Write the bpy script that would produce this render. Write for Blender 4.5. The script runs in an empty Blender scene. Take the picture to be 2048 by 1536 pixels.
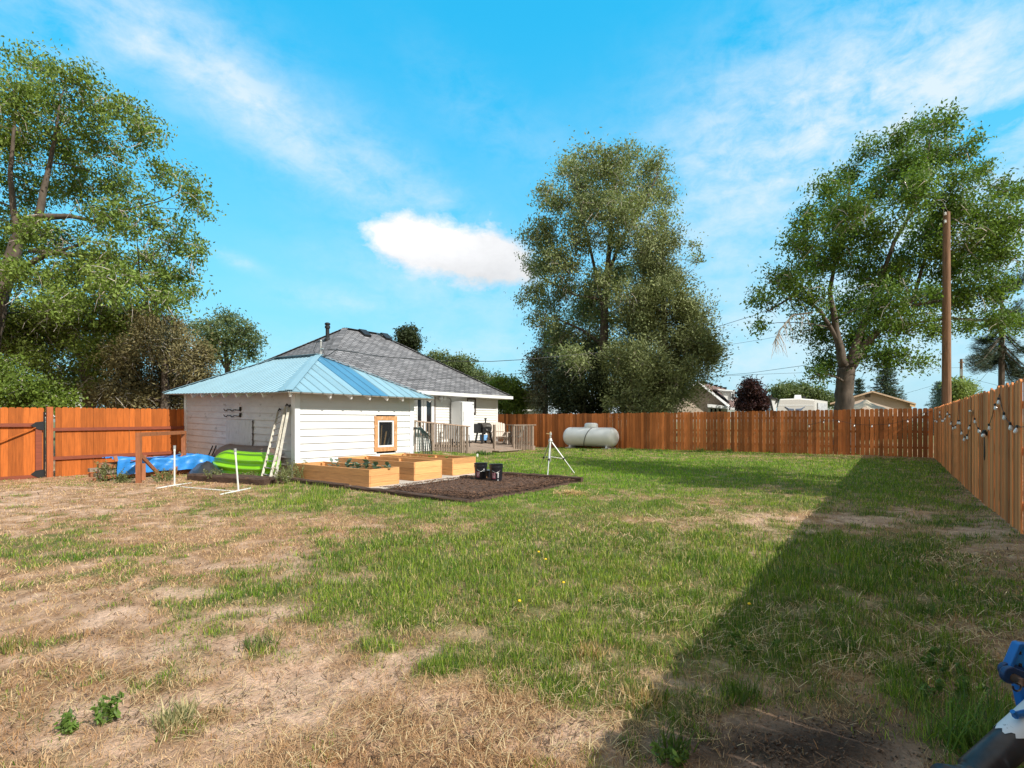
import bpy, math, random
import numpy as np
from mathutils import Vector, Matrix
random.seed(7); RNG = np.random.default_rng(11)
C = bpy.context.scene.collection
# ------------------------------------------------------------------ frame of the yard
# x runs along the long side fences, y across the yard, z up; camera stands at the origin
F = 1060.0; HOR = 842.0; CAMH = 1.36
FW = (0.8069, 0.5907); RT = (0.5907, -0.8069)
def ray(px, py):
    t = (px-1024)/F; v = (HOR-py)/F
    return FW[0]+t*RT[0], FW[1]+t*RT[1], v
def PD(px, py, Y):
    r = ray(px, py); return Vector((r[0]*Y, r[1]*Y, CAMH+r[2]*Y))
def G(px, py, z=0.0):
    r = ray(px, py); return PD(px, py, (z-CAMH)/r[2])
def PX(px, py, x):
    r = ray(px, py); return PD(px, py, x/r[0])
def PY(px, py, y):
    r = ray(px, py); return PD(px, py, y/r[1])
# value noise
_L = RNG.random((256, 256))
def vnoise(x, y):
    x = np.asarray(x, float); y = np.asarray(y, float)
    xi = np.floor(x).astype(int); yi = np.floor(y).astype(int)
    fx = x-xi; fy = y-yi; fx = fx*fx*(3-2*fx); fy = fy*fy*(3-2*fy)
    a = _L[xi % 256, yi % 256]; b = _L[(xi+1) % 256, yi % 256]; c = _L[xi % 256, (yi+1) % 256]; d = _L[(xi+1) % 256, (yi+1) % 256]
    return (a*(1-fx)+b*fx)*(1-fy)+(c*(1-fx)+d*fx)*fy
def fbm(x, y, o=4):
    s = 0; w = .5; tot = 0
    for k in range(o):
        s = s+w*vnoise(x*2**k+17*k, y*2**k+31*k); tot += w; w *= .55
    return s/tot
def gz(x, y):
    """ground height"""
    x = np.asarray(x, float); y = np.asarray(y, float)
    z = .26*np.exp(-(((x-13.4)/1.9)**2+((y-13.6)/1.2)**2))
    z = z-.13/(1+np.exp(-(y-15.2)*1.6))/(1+np.exp((x-6.6)*2.0))
    z = z-.07/(1+np.exp(-(x-22)*1.0))/(1+np.exp(-(y-13)*.8))
    z = z+.10*np.exp(-((y+1.2)/.55)**2)/(1+np.exp((x-10)*1.2))
    z = z+.035*(fbm(x*.7, y*.7, 3)-.5)
    return z
def FL(x): return -1.12+(x-8.9)*.006                    # line of the right fence
def gzf(x, y): return float(gz(x, y))
# ------------------------------------------------------------------ node helpers
def lin(h):
    h = h.lstrip('#'); o = []
    for i in (0, 2, 4):
        c = int(h[i:i+2], 16)/255; o.append(c/12.92 if c <= .04045 else ((c+.055)/1.055)**2.4)
    return tuple(o)
def newmat(name):
    m = bpy.data.materials.new(name); m.use_nodes = True
    nt = m.node_tree; bs = nt.nodes['Principled BSDF']
    return m, nt, bs
def N(nt, typ, **kw):
    n = nt.nodes.new(typ)
    for k, v in kw.items(): setattr(n, k, v)
    return n
def mathn(nt, op, a, b=None, c=None, clamp=False):
    n = N(nt, 'ShaderNodeMath', operation=op); n.use_clamp = clamp
    for i, v in enumerate((a, b, c)):
        if v is None: continue
        if isinstance(v, (int, float)): n.inputs[i].default_value = v
        else: nt.links.new(v, n.inputs[i])
    return n.outputs[0]
def mixc(nt, fac, a, b, mode='MIX'):
    n = N(nt, 'ShaderNodeMix', data_type='RGBA', blend_type=mode)
    for sock, v in ((n.inputs[0], fac), (n.inputs[6], a), (n.inputs[7], b)):
        if isinstance(v, (int, float)): sock.default_value = v
        elif isinstance(v, tuple): sock.default_value = (*v[:3], 1)
        else: nt.links.new(v, sock)
    return n.outputs[2]
def coords(nt, stretch=(1, 1, 1), which='Object'):
    tc = N(nt, 'ShaderNodeTexCoord'); mp = N(nt, 'ShaderNodeMapping'); mp.inputs['Scale'].default_value = stretch
    nt.links.new(tc.outputs[which], mp.inputs['Vector']); return mp.outputs[0]
def noise(nt, vec, scale, detail=4, rough=.55, dist=0):
    n = N(nt, 'ShaderNodeTexNoise'); n.inputs['Scale'].default_value = scale; n.inputs['Detail'].default_value = detail
    n.inputs['Roughness'].default_value = rough; n.inputs['Distortion'].default_value = dist
    nt.links.new(vec, n.inputs['Vector']); return n.outputs['Fac']
def ramp(nt, fac, stops):
    n = N(nt, 'ShaderNodeValToRGB'); e = n.color_ramp.elements
    while len(e) < len(stops): e.new(.5)
    for el, (p, c) in zip(e, stops):
        el.position = p; el.color = (*c, 1) if isinstance(c, tuple) else (c, c, c, 1)
    nt.links.new(fac, n.inputs[0]); return n.outputs[0]
def attr(nt, name):
    n = N(nt, 'ShaderNodeAttribute'); n.attribute_name = name; return n
def bump(nt, bs, h, strength=.3, dist=.01):
    n = N(nt, 'ShaderNodeBump'); n.inputs['Strength'].default_value = strength; n.inputs['Distance'].default_value = dist
    nt.links.new(h, n.inputs['Height']); nt.links.new(n.outputs[0], bs.inputs['Normal'])
def pm(name, col, rough=.7, metal=0, var=.2, ns=6, stretch=(1, 1, 1), bmp=0, tint=0, col2=None, spot=None, spotlev=.6, spotscale=3, spec=.5):
    """principled material: noise between col*(1-var) and col2 (or col*(1+var)); tint attribute lightens/darkens single boards; spots = wear"""
    m, nt, bs = newmat(name)
    v = coords(nt, stretch); f = noise(nt, v, ns, 5, .6)
    a = tuple(c*(1-var) for c in col); b = col2 or tuple(min(1, c*(1+var)) for c in col)
    base = mixc(nt, ramp(nt, f, [(.3, 0.), (.7, 1.)]), a, b)
    if tint:
        t = attr(nt, 'tint').outputs['Fac']
        g = mathn(nt, 'MULTIPLY_ADD', t, tint, 1.0)
        cb = N(nt, 'ShaderNodeCombineColor')
        for i in range(3): nt.links.new(g, cb.inputs[i])
        base = mixc(nt, 1.0, base, cb.outputs[0], 'MULTIPLY')
    if spot:
        v2 = coords(nt, tuple(.6+.4*s for s in stretch)); f2 = noise(nt, v2, spotscale, 6, .65)
        base = mixc(nt, ramp(nt, f2, [(spotlev, 0.), (min(1, spotlev+.07), 1.)]), base, spot)
    nt.links.new(base, bs.inputs['Base Color'])
    bs.inputs['Roughness'].default_value = rough; bs.inputs['Metallic'].default_value = metal
    bs.inputs['Specular IOR Level'].default_value = spec
    if bmp: bump(nt, bs, f, bmp, .01)
    return m
def leafmat(name, trans=.35, rough=.55):
    m, nt, bs = newmat(name)
    a = attr(nt, 'Col'); nt.links.new(a.outputs['Color'], bs.inputs['Base Color']); bs.inputs['Roughness'].default_value = rough
    bs.inputs['Specular IOR Level'].default_value = .3
    tr = N(nt, 'ShaderNodeBsdfTranslucent')
    nt.links.new(mixc(nt, 1.0, a.outputs['Color'], (1.15, 1.2, .6), 'MULTIPLY'), tr.inputs[0])
    mx = N(nt, 'ShaderNodeMixShader'); mx.inputs[0].default_value = trans
    nt.links.new(bs.outputs[0], mx.inputs[1]); nt.links.new(tr.outputs[0], mx.inputs[2])
    nt.links.new(mx.outputs[0], nt.nodes['Material Output'].inputs[0]); return m
# ------------------------------------------------------------------ object helpers
def tag(o, label=None, cat=None, group=None, kind=None):
    for k, v in (('label', label), ('category', cat), ('group', group), ('kind', kind)):
        if v: o[k] = v
    return o
def thing(name, label, cat, loc=(0, 0, 0), group=None):
    o = bpy.data.objects.new(name, None); o.empty_display_size = .2; C.objects.link(o); o.location = loc
    return tag(o, label, cat, group)
def wloc(o):
    v = Vector((0, 0, 0))
    while o: v += o.location; o = o.parent
    return v
def copy_tree(o, loc=None, rz=None, label=None, parent=None):
    c = o.copy(); C.objects.link(c)
    if parent: c.parent = parent
    if loc is not None: c.location = loc
    if rz is not None: c.rotation_euler = (0, 0, rz)
    if label: c['label'] = label
    for ch in list(o.children): copy_tree(ch, parent=c)
    return c
class MB:
    def __init__(s): s.V = []; s.F = []; s.T = []; s.U = {}
    def add(s, vs, fs, t=0.0):
        b = len(s.V); s.V += [Vector(v) for v in vs]; s.T += [t]*len(vs); s.F += [tuple(i+b for i in f) for f in fs]; return s
    def box(s, x0, x1, y0, y1, z0, z1, t=0.0):
        return s.add([(x0,y0,z0),(x1,y0,z0),(x1,y1,z0),(x0,y1,z0),(x0,y0,z1),(x1,y0,z1),(x1,y1,z1),(x0,y1,z1)],
                     [(0,3,2,1),(4,5,6,7),(0,1,5,4),(1,2,6,5),(2,3,7,6),(3,0,4,7)], t)
    def beam(s, p, q, w, h, up=(0,0,1), t=0.0):
        p = Vector(p); q = Vector(q); d = (q-p).normalized(); up = Vector(up)
        sd = d.cross(up)
        if sd.length < 1e-4: sd = d.cross(Vector((1,0,0)))
        sd.normalize(); u = sd.cross(d)
        c = [(-1,-1),(1,-1),(1,1),(-1,1)]
        vs = [p+sd*a*w/2+u*b*h/2 for a, b in c]+[q+sd*a*w/2+u*b*h/2 for a, b in c]
        return s.add(vs, [(0,1,2,3),(7,6,5,4),(0,4,5,1),(1,5,6,2),(2,6,7,3),(3,7,4,0)], t)
    def tube(s, pts, r, n=8, t=0.0, cap=True):
        pts = [Vector(p) for p in pts]; k = len(pts); r = [r]*k if isinstance(r, (int, float)) else r
        vs = []; prev = None
        for i, p in enumerate(pts):
            d = (pts[min(i+1, k-1)]-pts[max(i-1, 0)])
            d = d.normalized() if d.length > 1e-9 else Vector((0,0,1))
            if prev is None: ref = Vector((0,0,1)) if abs(d.z) < .9 else Vector((1,0,0)); sd = d.cross(ref).normalized()
            else:
                sd = prev-d*prev.dot(d); sd = sd.normalized() if sd.length > 1e-6 else d.orthogonal().normalized()
            prev = sd; u = d.cross(sd)
            for j in range(n):
                a = 2*math.pi*j/n; vs.append(p+(sd*math.cos(a)+u*math.sin(a))*r[i])
        fs = [(i*n+j, i*n+(j+1) % n, (i+1)*n+(j+1) % n, (i+1)*n+j) for i in range(k-1) for j in range(n)]
        if cap: fs += [tuple(range(n-1, -1, -1)), tuple((k-1)*n+j for j in range(n))]
        return s.add(vs, fs, t)
    def lathe(s, c, prof, n=24, axis='z', t=0.0):
        c = Vector(c); vs = []
        for r, h in prof:
            for j in range(n):
                a = 2*math.pi*j/n; x, y = r*math.cos(a), r*math.sin(a)
                vs.append(c+(Vector((x,y,h)) if axis == 'z' else Vector((h,x,y)) if axis == 'x' else Vector((y,h,x))))
        k = len(prof)
        fs = [(i*n+j, i*n+(j+1) % n, (i+1)*n+(j+1) % n, (i+1)*n+j) for i in range(k-1) for j in range(n)]
        fs += [tuple(range(n-1, -1, -1)), tuple((k-1)*n+j for j in range(n))]
        return s.add(vs, fs, t)
    def poly(s, vs, t=0.0): return s.add(vs, [tuple(range(len(vs)))], t)
    def prism(s, vs, d, t=0.0):
        """polygon vs extruded by vector d"""
        n = len(vs); d = Vector(d); vs = [Vector(v) for v in vs]
        return s.add(vs+[v+d for v in vs], [tuple(range(n-1,-1,-1)), tuple(range(n,2*n))]+[(i,(i+1)%n,n+(i+1)%n,n+i) for i in range(n)], t)
    def ball(s, c, r, n=10, k=6, t=0.0, sq=(1,1,1)):
        c = Vector(c); vs = []
        for i in range(k+1):
            ph = math.pi*(i+.02 if i == 0 else i-.02 if i == k else i)/k
            for j in range(n):
                a = 2*math.pi*j/n; vs.append(c+Vector((r*sq[0]*math.sin(ph)*math.cos(a), r*sq[1]*math.sin(ph)*math.sin(a), r*sq[2]*math.cos(ph))))
        return s.add(vs, [(i*n+j,(i+1)*n+j,(i+1)*n+(j+1)%n,i*n+(j+1)%n) for i in range(k) for j in range(n)]+[tuple(range(n)), tuple(range((k+1)*n-1,k*n-1,-1))], t)
    def xf(s, fn): s.V = [Vector(fn(v)) for v in s.V]; return s
    def build(s, name, mat, parent=None, smooth=False, bev=0, uv=None, extra=None):
        me = bpy.data.meshes.new(name); off = wloc(parent) if parent else Vector((0,0,0))
        nb = len(s.F)
        if extra: s.add(extra[0].V, extra[0].F)
        me.from_pydata([tuple(v-off) for v in s.V], [], s.F); me.materials.append(mat)
        if extra:
            me.materials.append(extra[1]); mi = np.zeros(len(s.F), np.int32); mi[nb:] = 1; me.polygons.foreach_set('material_index', mi)
        if any(s.T):
            at = me.attributes.new('tint', 'FLOAT', 'POINT'); at.data.foreach_set('value', s.T)
        if uv:
            l = me.uv_layers.new(name='UVMap')
            for lp in me.loops: l.data[lp.index].uv = uv(s.V[lp.vertex_index])
        if smooth: me.shade_smooth()
        me.update(); o = bpy.data.objects.new(name, me); C.objects.link(o)
        if parent: o.parent = parent
        if bev:
            md = o.modifiers.new('bevel', 'BEVEL'); md.width = bev; md.segments = 2; md.limit_method = 'ANGLE'
        return o
def npmesh(name, V, faces, mat, parent=None, col=None, smooth=False):
    """V (n,3) world coords, faces: list of (m,k) index arrays"""
    me = bpy.data.meshes.new(name); off = np.array(wloc(parent) if parent else (0,0,0))
    V = np.asarray(V, np.float32)-off.astype(np.float32)
    me.vertices.add(len(V)); me.vertices.foreach_set('co', V.ravel())
    li = np.concatenate([f.ravel() for f in faces]).astype(np.int32)
    cnt = np.concatenate([np.full(len(f), f.shape[1]) for f in faces]).astype(np.int32)
    st = np.concatenate([[0], np.cumsum(cnt)[:-1]]).astype(np.int32)
    me.loops.add(len(li)); me.loops.foreach_set('vertex_index', li)
    me.polygons.add(len(cnt)); me.polygons.foreach_set('loop_start', st); me.polygons.foreach_set('loop_total', cnt)
    if col is not None:
        at = me.attributes.new('Col', 'FLOAT_COLOR', 'POINT')
        at.data.foreach_set('color', np.concatenate([col, np.ones((len(col), 1))], 1).astype(np.float32).ravel())
    me.materials.append(mat); me.update(calc_edges=True); me.validate()
    if smooth: me.shade_smooth()
    o = bpy.data.objects.new(name, me); C.objects.link(o)
    if parent: o.parent = parent
    return o
def jit(a): return random.uniform(-a, a)
# ------------------------------------------------------------------ camera, sun, sky
cam = bpy.data.cameras.new('camera'); co = bpy.data.objects.new('camera', cam); C.objects.link(co)
co.location = (0, 0, CAMH); co.rotation_euler = (math.pi/2, 0, -math.atan2(FW[0], FW[1]))
cam.sensor_width = 36; cam.lens = 36*F/2048; cam.shift_y = (HOR-768)/2048; cam.clip_end = 4000; cam.clip_start = .05
bpy.context.scene.camera = co
SUN = Vector((-.035, -1, .84)).normalized()
sl = bpy.data.lights.new('sun', 'SUN'); sl.energy = 4.4; sl.angle = math.radians(.5); sl.color = (1, .955, .87)
so = bpy.data.objects.new('sun', sl); C.objects.link(so); so.rotation_euler = SUN.to_track_quat('Z', 'Y').to_euler(); so.location = (0, 0, 30)
w = bpy.data.worlds.new('World'); bpy.context.scene.world = w; w.use_nodes = True
nt = w.node_tree; bg = nt.nodes['Background']
sky = N(nt, 'ShaderNodeTexSky', sky_type='NISHITA'); sky.sun_disc = False
sky.sun_elevation = math.asin(SUN.z); sky.sun_rotation = math.atan2(SUN.x, SUN.y); sky.air_density = 1.0; sky.dust_density = .3; sky.ozone_density = 2.0
bg.inputs[1].default_value = .15
tc = N(nt, 'ShaderNodeTexCoord'); sep = N(nt, 'ShaderNodeSeparateXYZ'); nt.links.new(tc.outputs['Generated'], sep.inputs[0])
dx, dy, dz = sep.outputs
M = lambda op, a, b=None, c=None, cl=False: mathn(nt, op, a, b, c, cl)
az = M('ARCTAN2', dx, dy)                      # compass bearing of a sky direction
el = M('ARCSINE', dz)
HEAD = math.atan2(FW[0], FW[1])
def blob(px, py, rx, ry, rot=0):
    """soft elliptical patch of the sky dome at a bearing and elevation; radii in degrees of sky"""
    a0 = math.atan((px-1024)/F); e0 = math.atan((HOR-py)/F*math.cos(a0))
    kx = math.cos(a0)**2
    u = M('SUBTRACT', az, HEAD+a0); v = M('SUBTRACT', el, e0)
    cr, sr = math.cos(rot), math.sin(rot)
    u2 = M('ADD', M('MULTIPLY', u, cr), M('MULTIPLY', v, sr)); v2 = M('SUBTRACT', M('MULTIPLY', v, cr), M('MULTIPLY', u, sr))
    u2 = M('DIVIDE', u2, rx/F*kx); v2 = M('DIVIDE', v2, ry/F*math.cos(a0))
    q = M('ADD', M('MULTIPLY', u2, u2), M('MULTIPLY', v2, v2))
    return M('POWER', 2.718, M('MULTIPLY', q, -1.0))
def snoise(sc, det, stretch=(1,1,1), rough=.6, dist=0):
    mp = N(nt, 'ShaderNodeMapping'); mp.inputs['Scale'].default_value = stretch; nt.links.new(tc.outputs['Generated'], mp.inputs[0])
    return noise(nt, mp.outputs[0], sc, det, rough, dist)
n1 = snoise(3.2, 8, (1, 1, 2.0), .58, .3); n2 = snoise(9, 7, (1, 1, 2.2), .6, .2)
n3 = snoise(16, 6, (1, 1, 1.6), .62, .1)
def summ(l):
    s = l[0]
    for q in l[1:]: s = M('ADD', s, q)
    return s
thin = summ([M('MULTIPLY', blob(*b[:5]), b[5]) for b in [
    (380, 110, 330, 110, -.3, .42), (90, 60, 160, 90, 0, .4), (1000, 260, 200, 60, -.5, .25), (1560, 250, 300, 150, .1, .9), (1900, 160, 330, 200, 0, .8), (1450, 480, 260, 160, 0, .45), (2000, 420, 300, 220, 0, .75), (1750, 620, 420, 90, 0, .5),
    (560, 260, 330, 60, -.5, .62), (850, 390, 190, 55, -.55, .5), (250, 70, 120, 40, -.3, .35), (900, 560, 260, 70, -.1, .5), (650, 600, 120, 22, -.05, .45),
    (470, 520, 55, 13, -.25, .7), (1050, 700, 500, 50, 0, .4), (1450, 760, 500, 60, 0, .4)]])
n4 = snoise(22, 8, (1, 1, 1.5), .68, .5); n5 = snoise(2.3, 3, (1, 1, 1.6), .5, .8)
nn = summ([M('MULTIPLY', n1, .35), M('MULTIPLY', n2, .35), M('MULTIPLY', n4, .20), M('MULTIPLY', n5, .10)])
thin = M('MULTIPLY', thin, M('MULTIPLY_ADD', nn, 5.5, -2.25, True))
thin = M('MULTIPLY', thin, 1.0, None, True)
cum = summ([M('MULTIPLY', blob(*b[:5]), b[5]) for b in [(820, 462, 70, 36, 0, 1.0), (890, 495, 120, 42, 0, .95), (985, 500, 90, 38, 0, .8), (930, 535, 130, 30, 0, .45), (1000, 545, 110, 45, 0, .28), (780, 455, 50, 22, 0, .35), (800, 500, 60, 30, 0, .6), (1010, 560, 90, 26, 0, .35)]])
cum = summ([cum, M('MULTIPLY_ADD', n3, 1.5, -.80), M('MULTIPLY_ADD', n4, .9, -.45)]); cum = M('MULTIPLY_ADD', cum, 1.55, -.52, True)
skyc = mixc(nt, .7, mixc(nt, 1.0, sky.outputs[0], (.09, 1.85, 1.8), 'MULTIPLY'), (.20, 2.45, 4.4))
low = M('POWER', M('SUBTRACT', 1.0, M('DIVIDE', M('MAXIMUM', dz, 0.0), .62), None, True), 1.7)
skyc = mixc(nt, low, skyc, (2.35, 3.6, 4.25))
skyc = mixc(nt, M('MULTIPLY', thin, .78, None, True), skyc, (4.5, 4.75, 4.9))
shade = M('ADD', M('MULTIPLY_ADD', n3, .35, .60), M('MULTIPLY', blob(840, 470, 190, 60), .30))
cc = N(nt, 'ShaderNodeCombineColor'); nt.links.new(M('MULTIPLY', shade, 5.0), cc.inputs[0]); nt.links.new(M('MULTIPLY', shade, 4.95), cc.inputs[1]); nt.links.new(M('MULTIPLY', shade, 5.0), cc.inputs[2])
skyc = mixc(nt, M('MULTIPLY', cum, .95), skyc, cc.outputs[0])
# bright cloud added out of view overhead and behind the camera as fill light
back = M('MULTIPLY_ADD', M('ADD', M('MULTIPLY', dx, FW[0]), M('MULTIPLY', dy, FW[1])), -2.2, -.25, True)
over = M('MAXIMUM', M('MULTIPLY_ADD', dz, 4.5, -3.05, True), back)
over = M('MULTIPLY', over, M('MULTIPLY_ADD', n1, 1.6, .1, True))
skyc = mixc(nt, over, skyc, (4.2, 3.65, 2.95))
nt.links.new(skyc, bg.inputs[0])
sc = bpy.context.scene
sc.view_settings.view_transform = 'Standard'; sc.view_settings.look = 'None'; sc.view_settings.exposure = .48; sc.view_settings.gamma = 1
sc.cycles.use_denoising = True; sc.cycles.max_bounces = 6; sc.cycles.diffuse_bounces = 3; sc.cycles.glossy_bounces = 2; sc.cycles.transmission_bounces = 4; sc.cycles.transparent_max_bounces = 4
sc.cycles.use_adaptive_sampling = True; sc.cycles.adaptive_threshold = .012
# ------------------------------------------------------------------ materials
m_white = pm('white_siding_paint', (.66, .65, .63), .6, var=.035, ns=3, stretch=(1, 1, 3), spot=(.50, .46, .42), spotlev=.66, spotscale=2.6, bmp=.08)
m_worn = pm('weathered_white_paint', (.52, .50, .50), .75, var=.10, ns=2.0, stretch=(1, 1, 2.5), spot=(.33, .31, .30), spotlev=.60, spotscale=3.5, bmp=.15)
m_hatch = pm('bare_board_paint', (.46, .45, .45), .8, var=.15, ns=5, stretch=(1, 6, .7), spot=(.3, .29, .28), spotlev=.6, spotscale=6)
m_vinyl = pm('white_vinyl', (.66, .65, .62), .45, var=.02, ns=2)
m_trim = pm('white_trim', (.72, .72, .72), .4, var=.02)
m_bluemetal = pm('pale_blue_roof_metal', (.225, .375, .45), .45, .1, var=.07, ns=1.5, tint=.16)
m_bluedeep = pm('deep_blue_roof_metal', (.085, .25, .40), .38, .25, var=.06, ns=1.5, tint=.12)
m_dark = pm('black_gap', (.012, .012, .013), .8)
m_rafter = pm('rafter_white', (.74, .73, .71), .6, var=.06)
m_soffit = pm('soffit_board', (.38, .35, .32), .8, var=.15, ns=4)
m_cedar = pm('new_cedar', (.62, .30, .11), .65, var=.16, ns=3.0, stretch=(1.2, 1.2, 9), bmp=.1, tint=.25, spot=(.36, .13, .045), spotlev=.66, spotscale=2.4)
m_cedar_x = pm('new_cedar_end_grain_boards', (.62, .31, .115), .65, var=.16, ns=2.5, stretch=(1.2, 1.2, 12), bmp=.1, tint=.3, spot=(.34, .12, .04), spotlev=.66, spotscale=2.6)
m_trimwood = pm('raw_trim_wood', (.52, .26, .11), .65, var=.3, ns=4, stretch=(4, 4, 2), spot=(.62, .45, .3), spotlev=.6)
def fencewood(nm, col, dark, spot, ti=.5):
    return pm(nm, col, .72, var=.22, ns=4.5, stretch=(7, 7, .55), bmp=.2, tint=ti, spot=spot, spotlev=.69, spotscale=5, spec=.25)
m_orange = fencewood('orange_stained_pickets', (.40, .105, .018), 0, (.22, .055, .012), .27)
m_rail = pm('dark_red_stained_rail', (.21, .046, .018), .7, var=.22, ns=4, stretch=(1, 6, 6), bmp=.15)
m_backf = fencewood('brown_stained_pickets', (.45, .145, .042), 0, (.20, .058, .018))
m_rightf = fencewood('tan_cedar_pickets', (.70, .245, .082), 0, (.36, .11, .035))
m_greywood = pm('grey_weathered_deck_wood', (.26, .195, .15), .8, var=.22, ns=4, stretch=(3, 3, 3), bmp=.2, tint=.35, spot=(.22, .12, .07), spotlev=.6, spotscale=3)
m_railcap = pm('weathered_rail_cap', (.38, .26, .19), .75, var=.3, ns=4, stretch=(2, 8, 4), bmp=.15, spot=(.2, .09, .05), spotlev=.58)
m_glass, _nt, _b = newmat('dark_window_glass'); _b.inputs['Base Color'].default_value = (.018, .02, .022, 1); _b.inputs['Roughness'].default_value = .06
m_blackmetal = pm('black_painted_metal', (.022, .022, .024), .45, .3, var=.2)
m_blackiron = pm('rusty_black_iron', (.03, .025, .022), .6, .3, var=.3, spot=(.09, .035, .018), spotlev=.6)
m_alu = pm('bare_aluminium', (.58, .57, .54), .4, .7, var=.12, ns=6)
m_whitepaint = pm('white_enamel', (.70, .71, .72), .3, var=.02)
m_tank = pm('white_tank_paint', (.78, .79, .80), .35, var=.05, ns=2, spot=(.6, .57, .52), spotlev=.72, spotscale=4)
m_pvc = pm('white_pvc', (.66, .66, .62), .4, var=.05)
m_kayak = pm('lime_green_plastic', (.26, .62, .012), .32, var=.06, ns=2)
m_brownk = pm('brown_plastic_hull', (.17, .115, .09), .5, var=.15)
m_tarp = pm('blue_tarp', (.025, .20, .56), .38, var=.22, ns=5, bmp=.5, spot=(.10, .30, .70), spotlev=.64, spotscale=3)
m_blacksheet = pm('black_plastic_sheet', (.03, .03, .033), .35, var=.3)
m_tie = pm('creosote_timber', (.065, .035, .022), .9, var=.45, ns=6, stretch=(4, 1, 4), bmp=.5, spot=(.16, .075, .035), spotlev=.62, spotscale=4)
m_concrete = pm('pale_concrete', (.46, .41, .36), .85, var=.12, ns=6, bmp=.1)
m_soil = pm('planter_soil', (.11, .062, .035), .95, var=.5, ns=25, bmp=.8)
m_rubber = pm('black_rubber', (.02, .022, .022), .5, var=.2)
m_bucket = pm('black_bucket_plastic', (.012, .013, .018), .3, var=.1)
m_label = pm('maroon_label', (.22, .05, .08), .45, var=.3, ns=12)
m_labelw = pm('pale_print', (.62, .62, .64), .5, var=.15, ns=10)
m_chair = pm('beige_resin', (.50, .42, .35), .5, var=.05)
m_sling = pm('grey_sling_fabric', (.42, .40, .39), .8, var=.1)
m_bulb, _nt, _b = newmat('clear_bulb_glass'); _b.inputs['Base Color'].default_value = (.90, .84, .80, 1); _b.inputs['Roughness'].default_value = .25; _b.inputs['Transmission Weight'].default_value = .15
m_bluepaint = pm('tractor_blue_paint', (.012, .14, .46), .35, var=.2, ns=5, spot=(.03, .05, .10), spotlev=.66, spotscale=7)
m_black_tube = pm('black_scuffed_tube', (.025, .028, .036), .33, var=.5, ns=14, stretch=(1, 1, 1), spot=(.07, .07, .08), spotlev=.62, spotscale=9)
m_sticker = pm('white_chipped_sleeve', (.66, .69, .74), .45, var=.06, ns=3, spot=(.02, .02, .025), spotlev=.64, spotscale=22)
m_shingle, nt, bs = newmat('grey_asphalt_shingles')
uv = N(nt, 'ShaderNodeUVMap'); br = N(nt, 'ShaderNodeTexBrick'); nt.links.new(uv.outputs[0], br.inputs['Vector'])
br.offset = .5; br.inputs['Scale'].default_value = 1; br.inputs['Brick Width'].default_value = .34; br.inputs['Row Height'].default_value = .17; br.inputs['Mortar Size'].default_value = .022
br.inputs['Color1'].default_value = (.125, .125, .136, 1); br.inputs['Color2'].default_value = (.25, .248, .265, 1); br.inputs['Mortar'].default_value = (.045, .045, .05, 1)
nz = noise(nt, uv.outputs[0], 1.3, 5); nz2 = noise(nt, uv.outputs[0], 30, 3)
c1 = mixc(nt, 1.0, br.outputs[0], ramp(nt, nz, [(.25, .72), (.75, 1.2)]), 'MULTIPLY'); c1 = mixc(nt, 1.0, c1, ramp(nt, nz2, [(.3, .75), (.7, 1.2)]), 'MULTIPLY')
nt.links.new(c1, bs.inputs['Base Color']); bs.inputs['Roughness'].default_value = .9
bump(nt, bs, br.outputs['Fac'], -.5, .012)
def shingle_mat(name, ca, cb):
    m = m_shingle.copy(); m.name = name
    b = [n for n in m.node_tree.nodes if n.type == 'TEX_BRICK'][0]
    b.inputs['Color1'].default_value = (*ca, 1); b.inputs['Color2'].default_value = (*cb, 1); b.inputs['Mortar'].default_value = (*[c*.5 for c in ca], 1); return m
# ------------------------------------------------------------------ lap siding
def lap(mb, axis, fixed, lo, hi, z0, z1, exp, out, skip=None, thick=.030):
    """clapboards on a wall whose plane is axis=fixed; out = -1/+1 outward sign"""
    z = z0
    while z < z1-1e-6:
        zt = min(z+exp, z1)
        a = fixed+out*thick; b = fixed+out*.003
        segs = [(lo, hi)]
        for (s0, s1, q0, q1) in (skip or []):
            if q0 < zt-.02 and q1 > z+.02:
                n = []
                for u, v in segs:
                    if s1 <= u or s0 >= v: n.append((u, v)); continue
                    if s0 > u: n.append((u, s0))
                    if s1 < v: n.append((s1, v))
                segs = n
        for u, v in segs:
            t = random.uniform(-.5, .5)
            pr = [(a, z), (b, zt), (fixed-out*.03, zt), (fixed-out*.03, z)]
            if axis == 'y': mb.prism([(u, p, q) for p, q in pr], (v-u, 0, 0), t)
            else: mb.prism([(p, u, q) for p, q in pr], (0, v-u, 0), t)
        z = zt
# ------------------------------------------------------------------ the shed
SX0, SX1, SY0, SY1 = 7.41, 11.31, 12.06, 18.2
def shz(v): return (v[0], v[1], v[2]+.024*max(0, v[1]-SY0))
shed = thing('garden_shed', 'white clapboard shed with a pale blue ribbed metal hip roof', 'shed', (SX0, SY0, 0))
ZW = 2.22
b = MB(); wx0 = PY(752, 860, SY0).x; wx1 = PY(790.5, 860, SY0).x; wz0, wz1 = PY(770, 898, SY0).z, PY(770, 836, SY0).z
lap(b, 'y', SY0, SX0+.10, SX1-.10, -.13, ZW, .185, -1, [(wx0, wx1, wz0, wz1)])
lap(b, 'y', SY1, SX0, SX1, 0, ZW, .185, 1)
lap(b, 'x', SX1, SY0, SY1, 0, ZW, .185, 1)
b.xf(shz).build('wall', m_white, shed)
b = MB(); hy0, hy1 = PX(508, 870, SX0).y, PX(455, 870, SX0).y; hz0, hz1 = PX(480, 902, SX0).z, PX(480, 837.5, SX0).z
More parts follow.
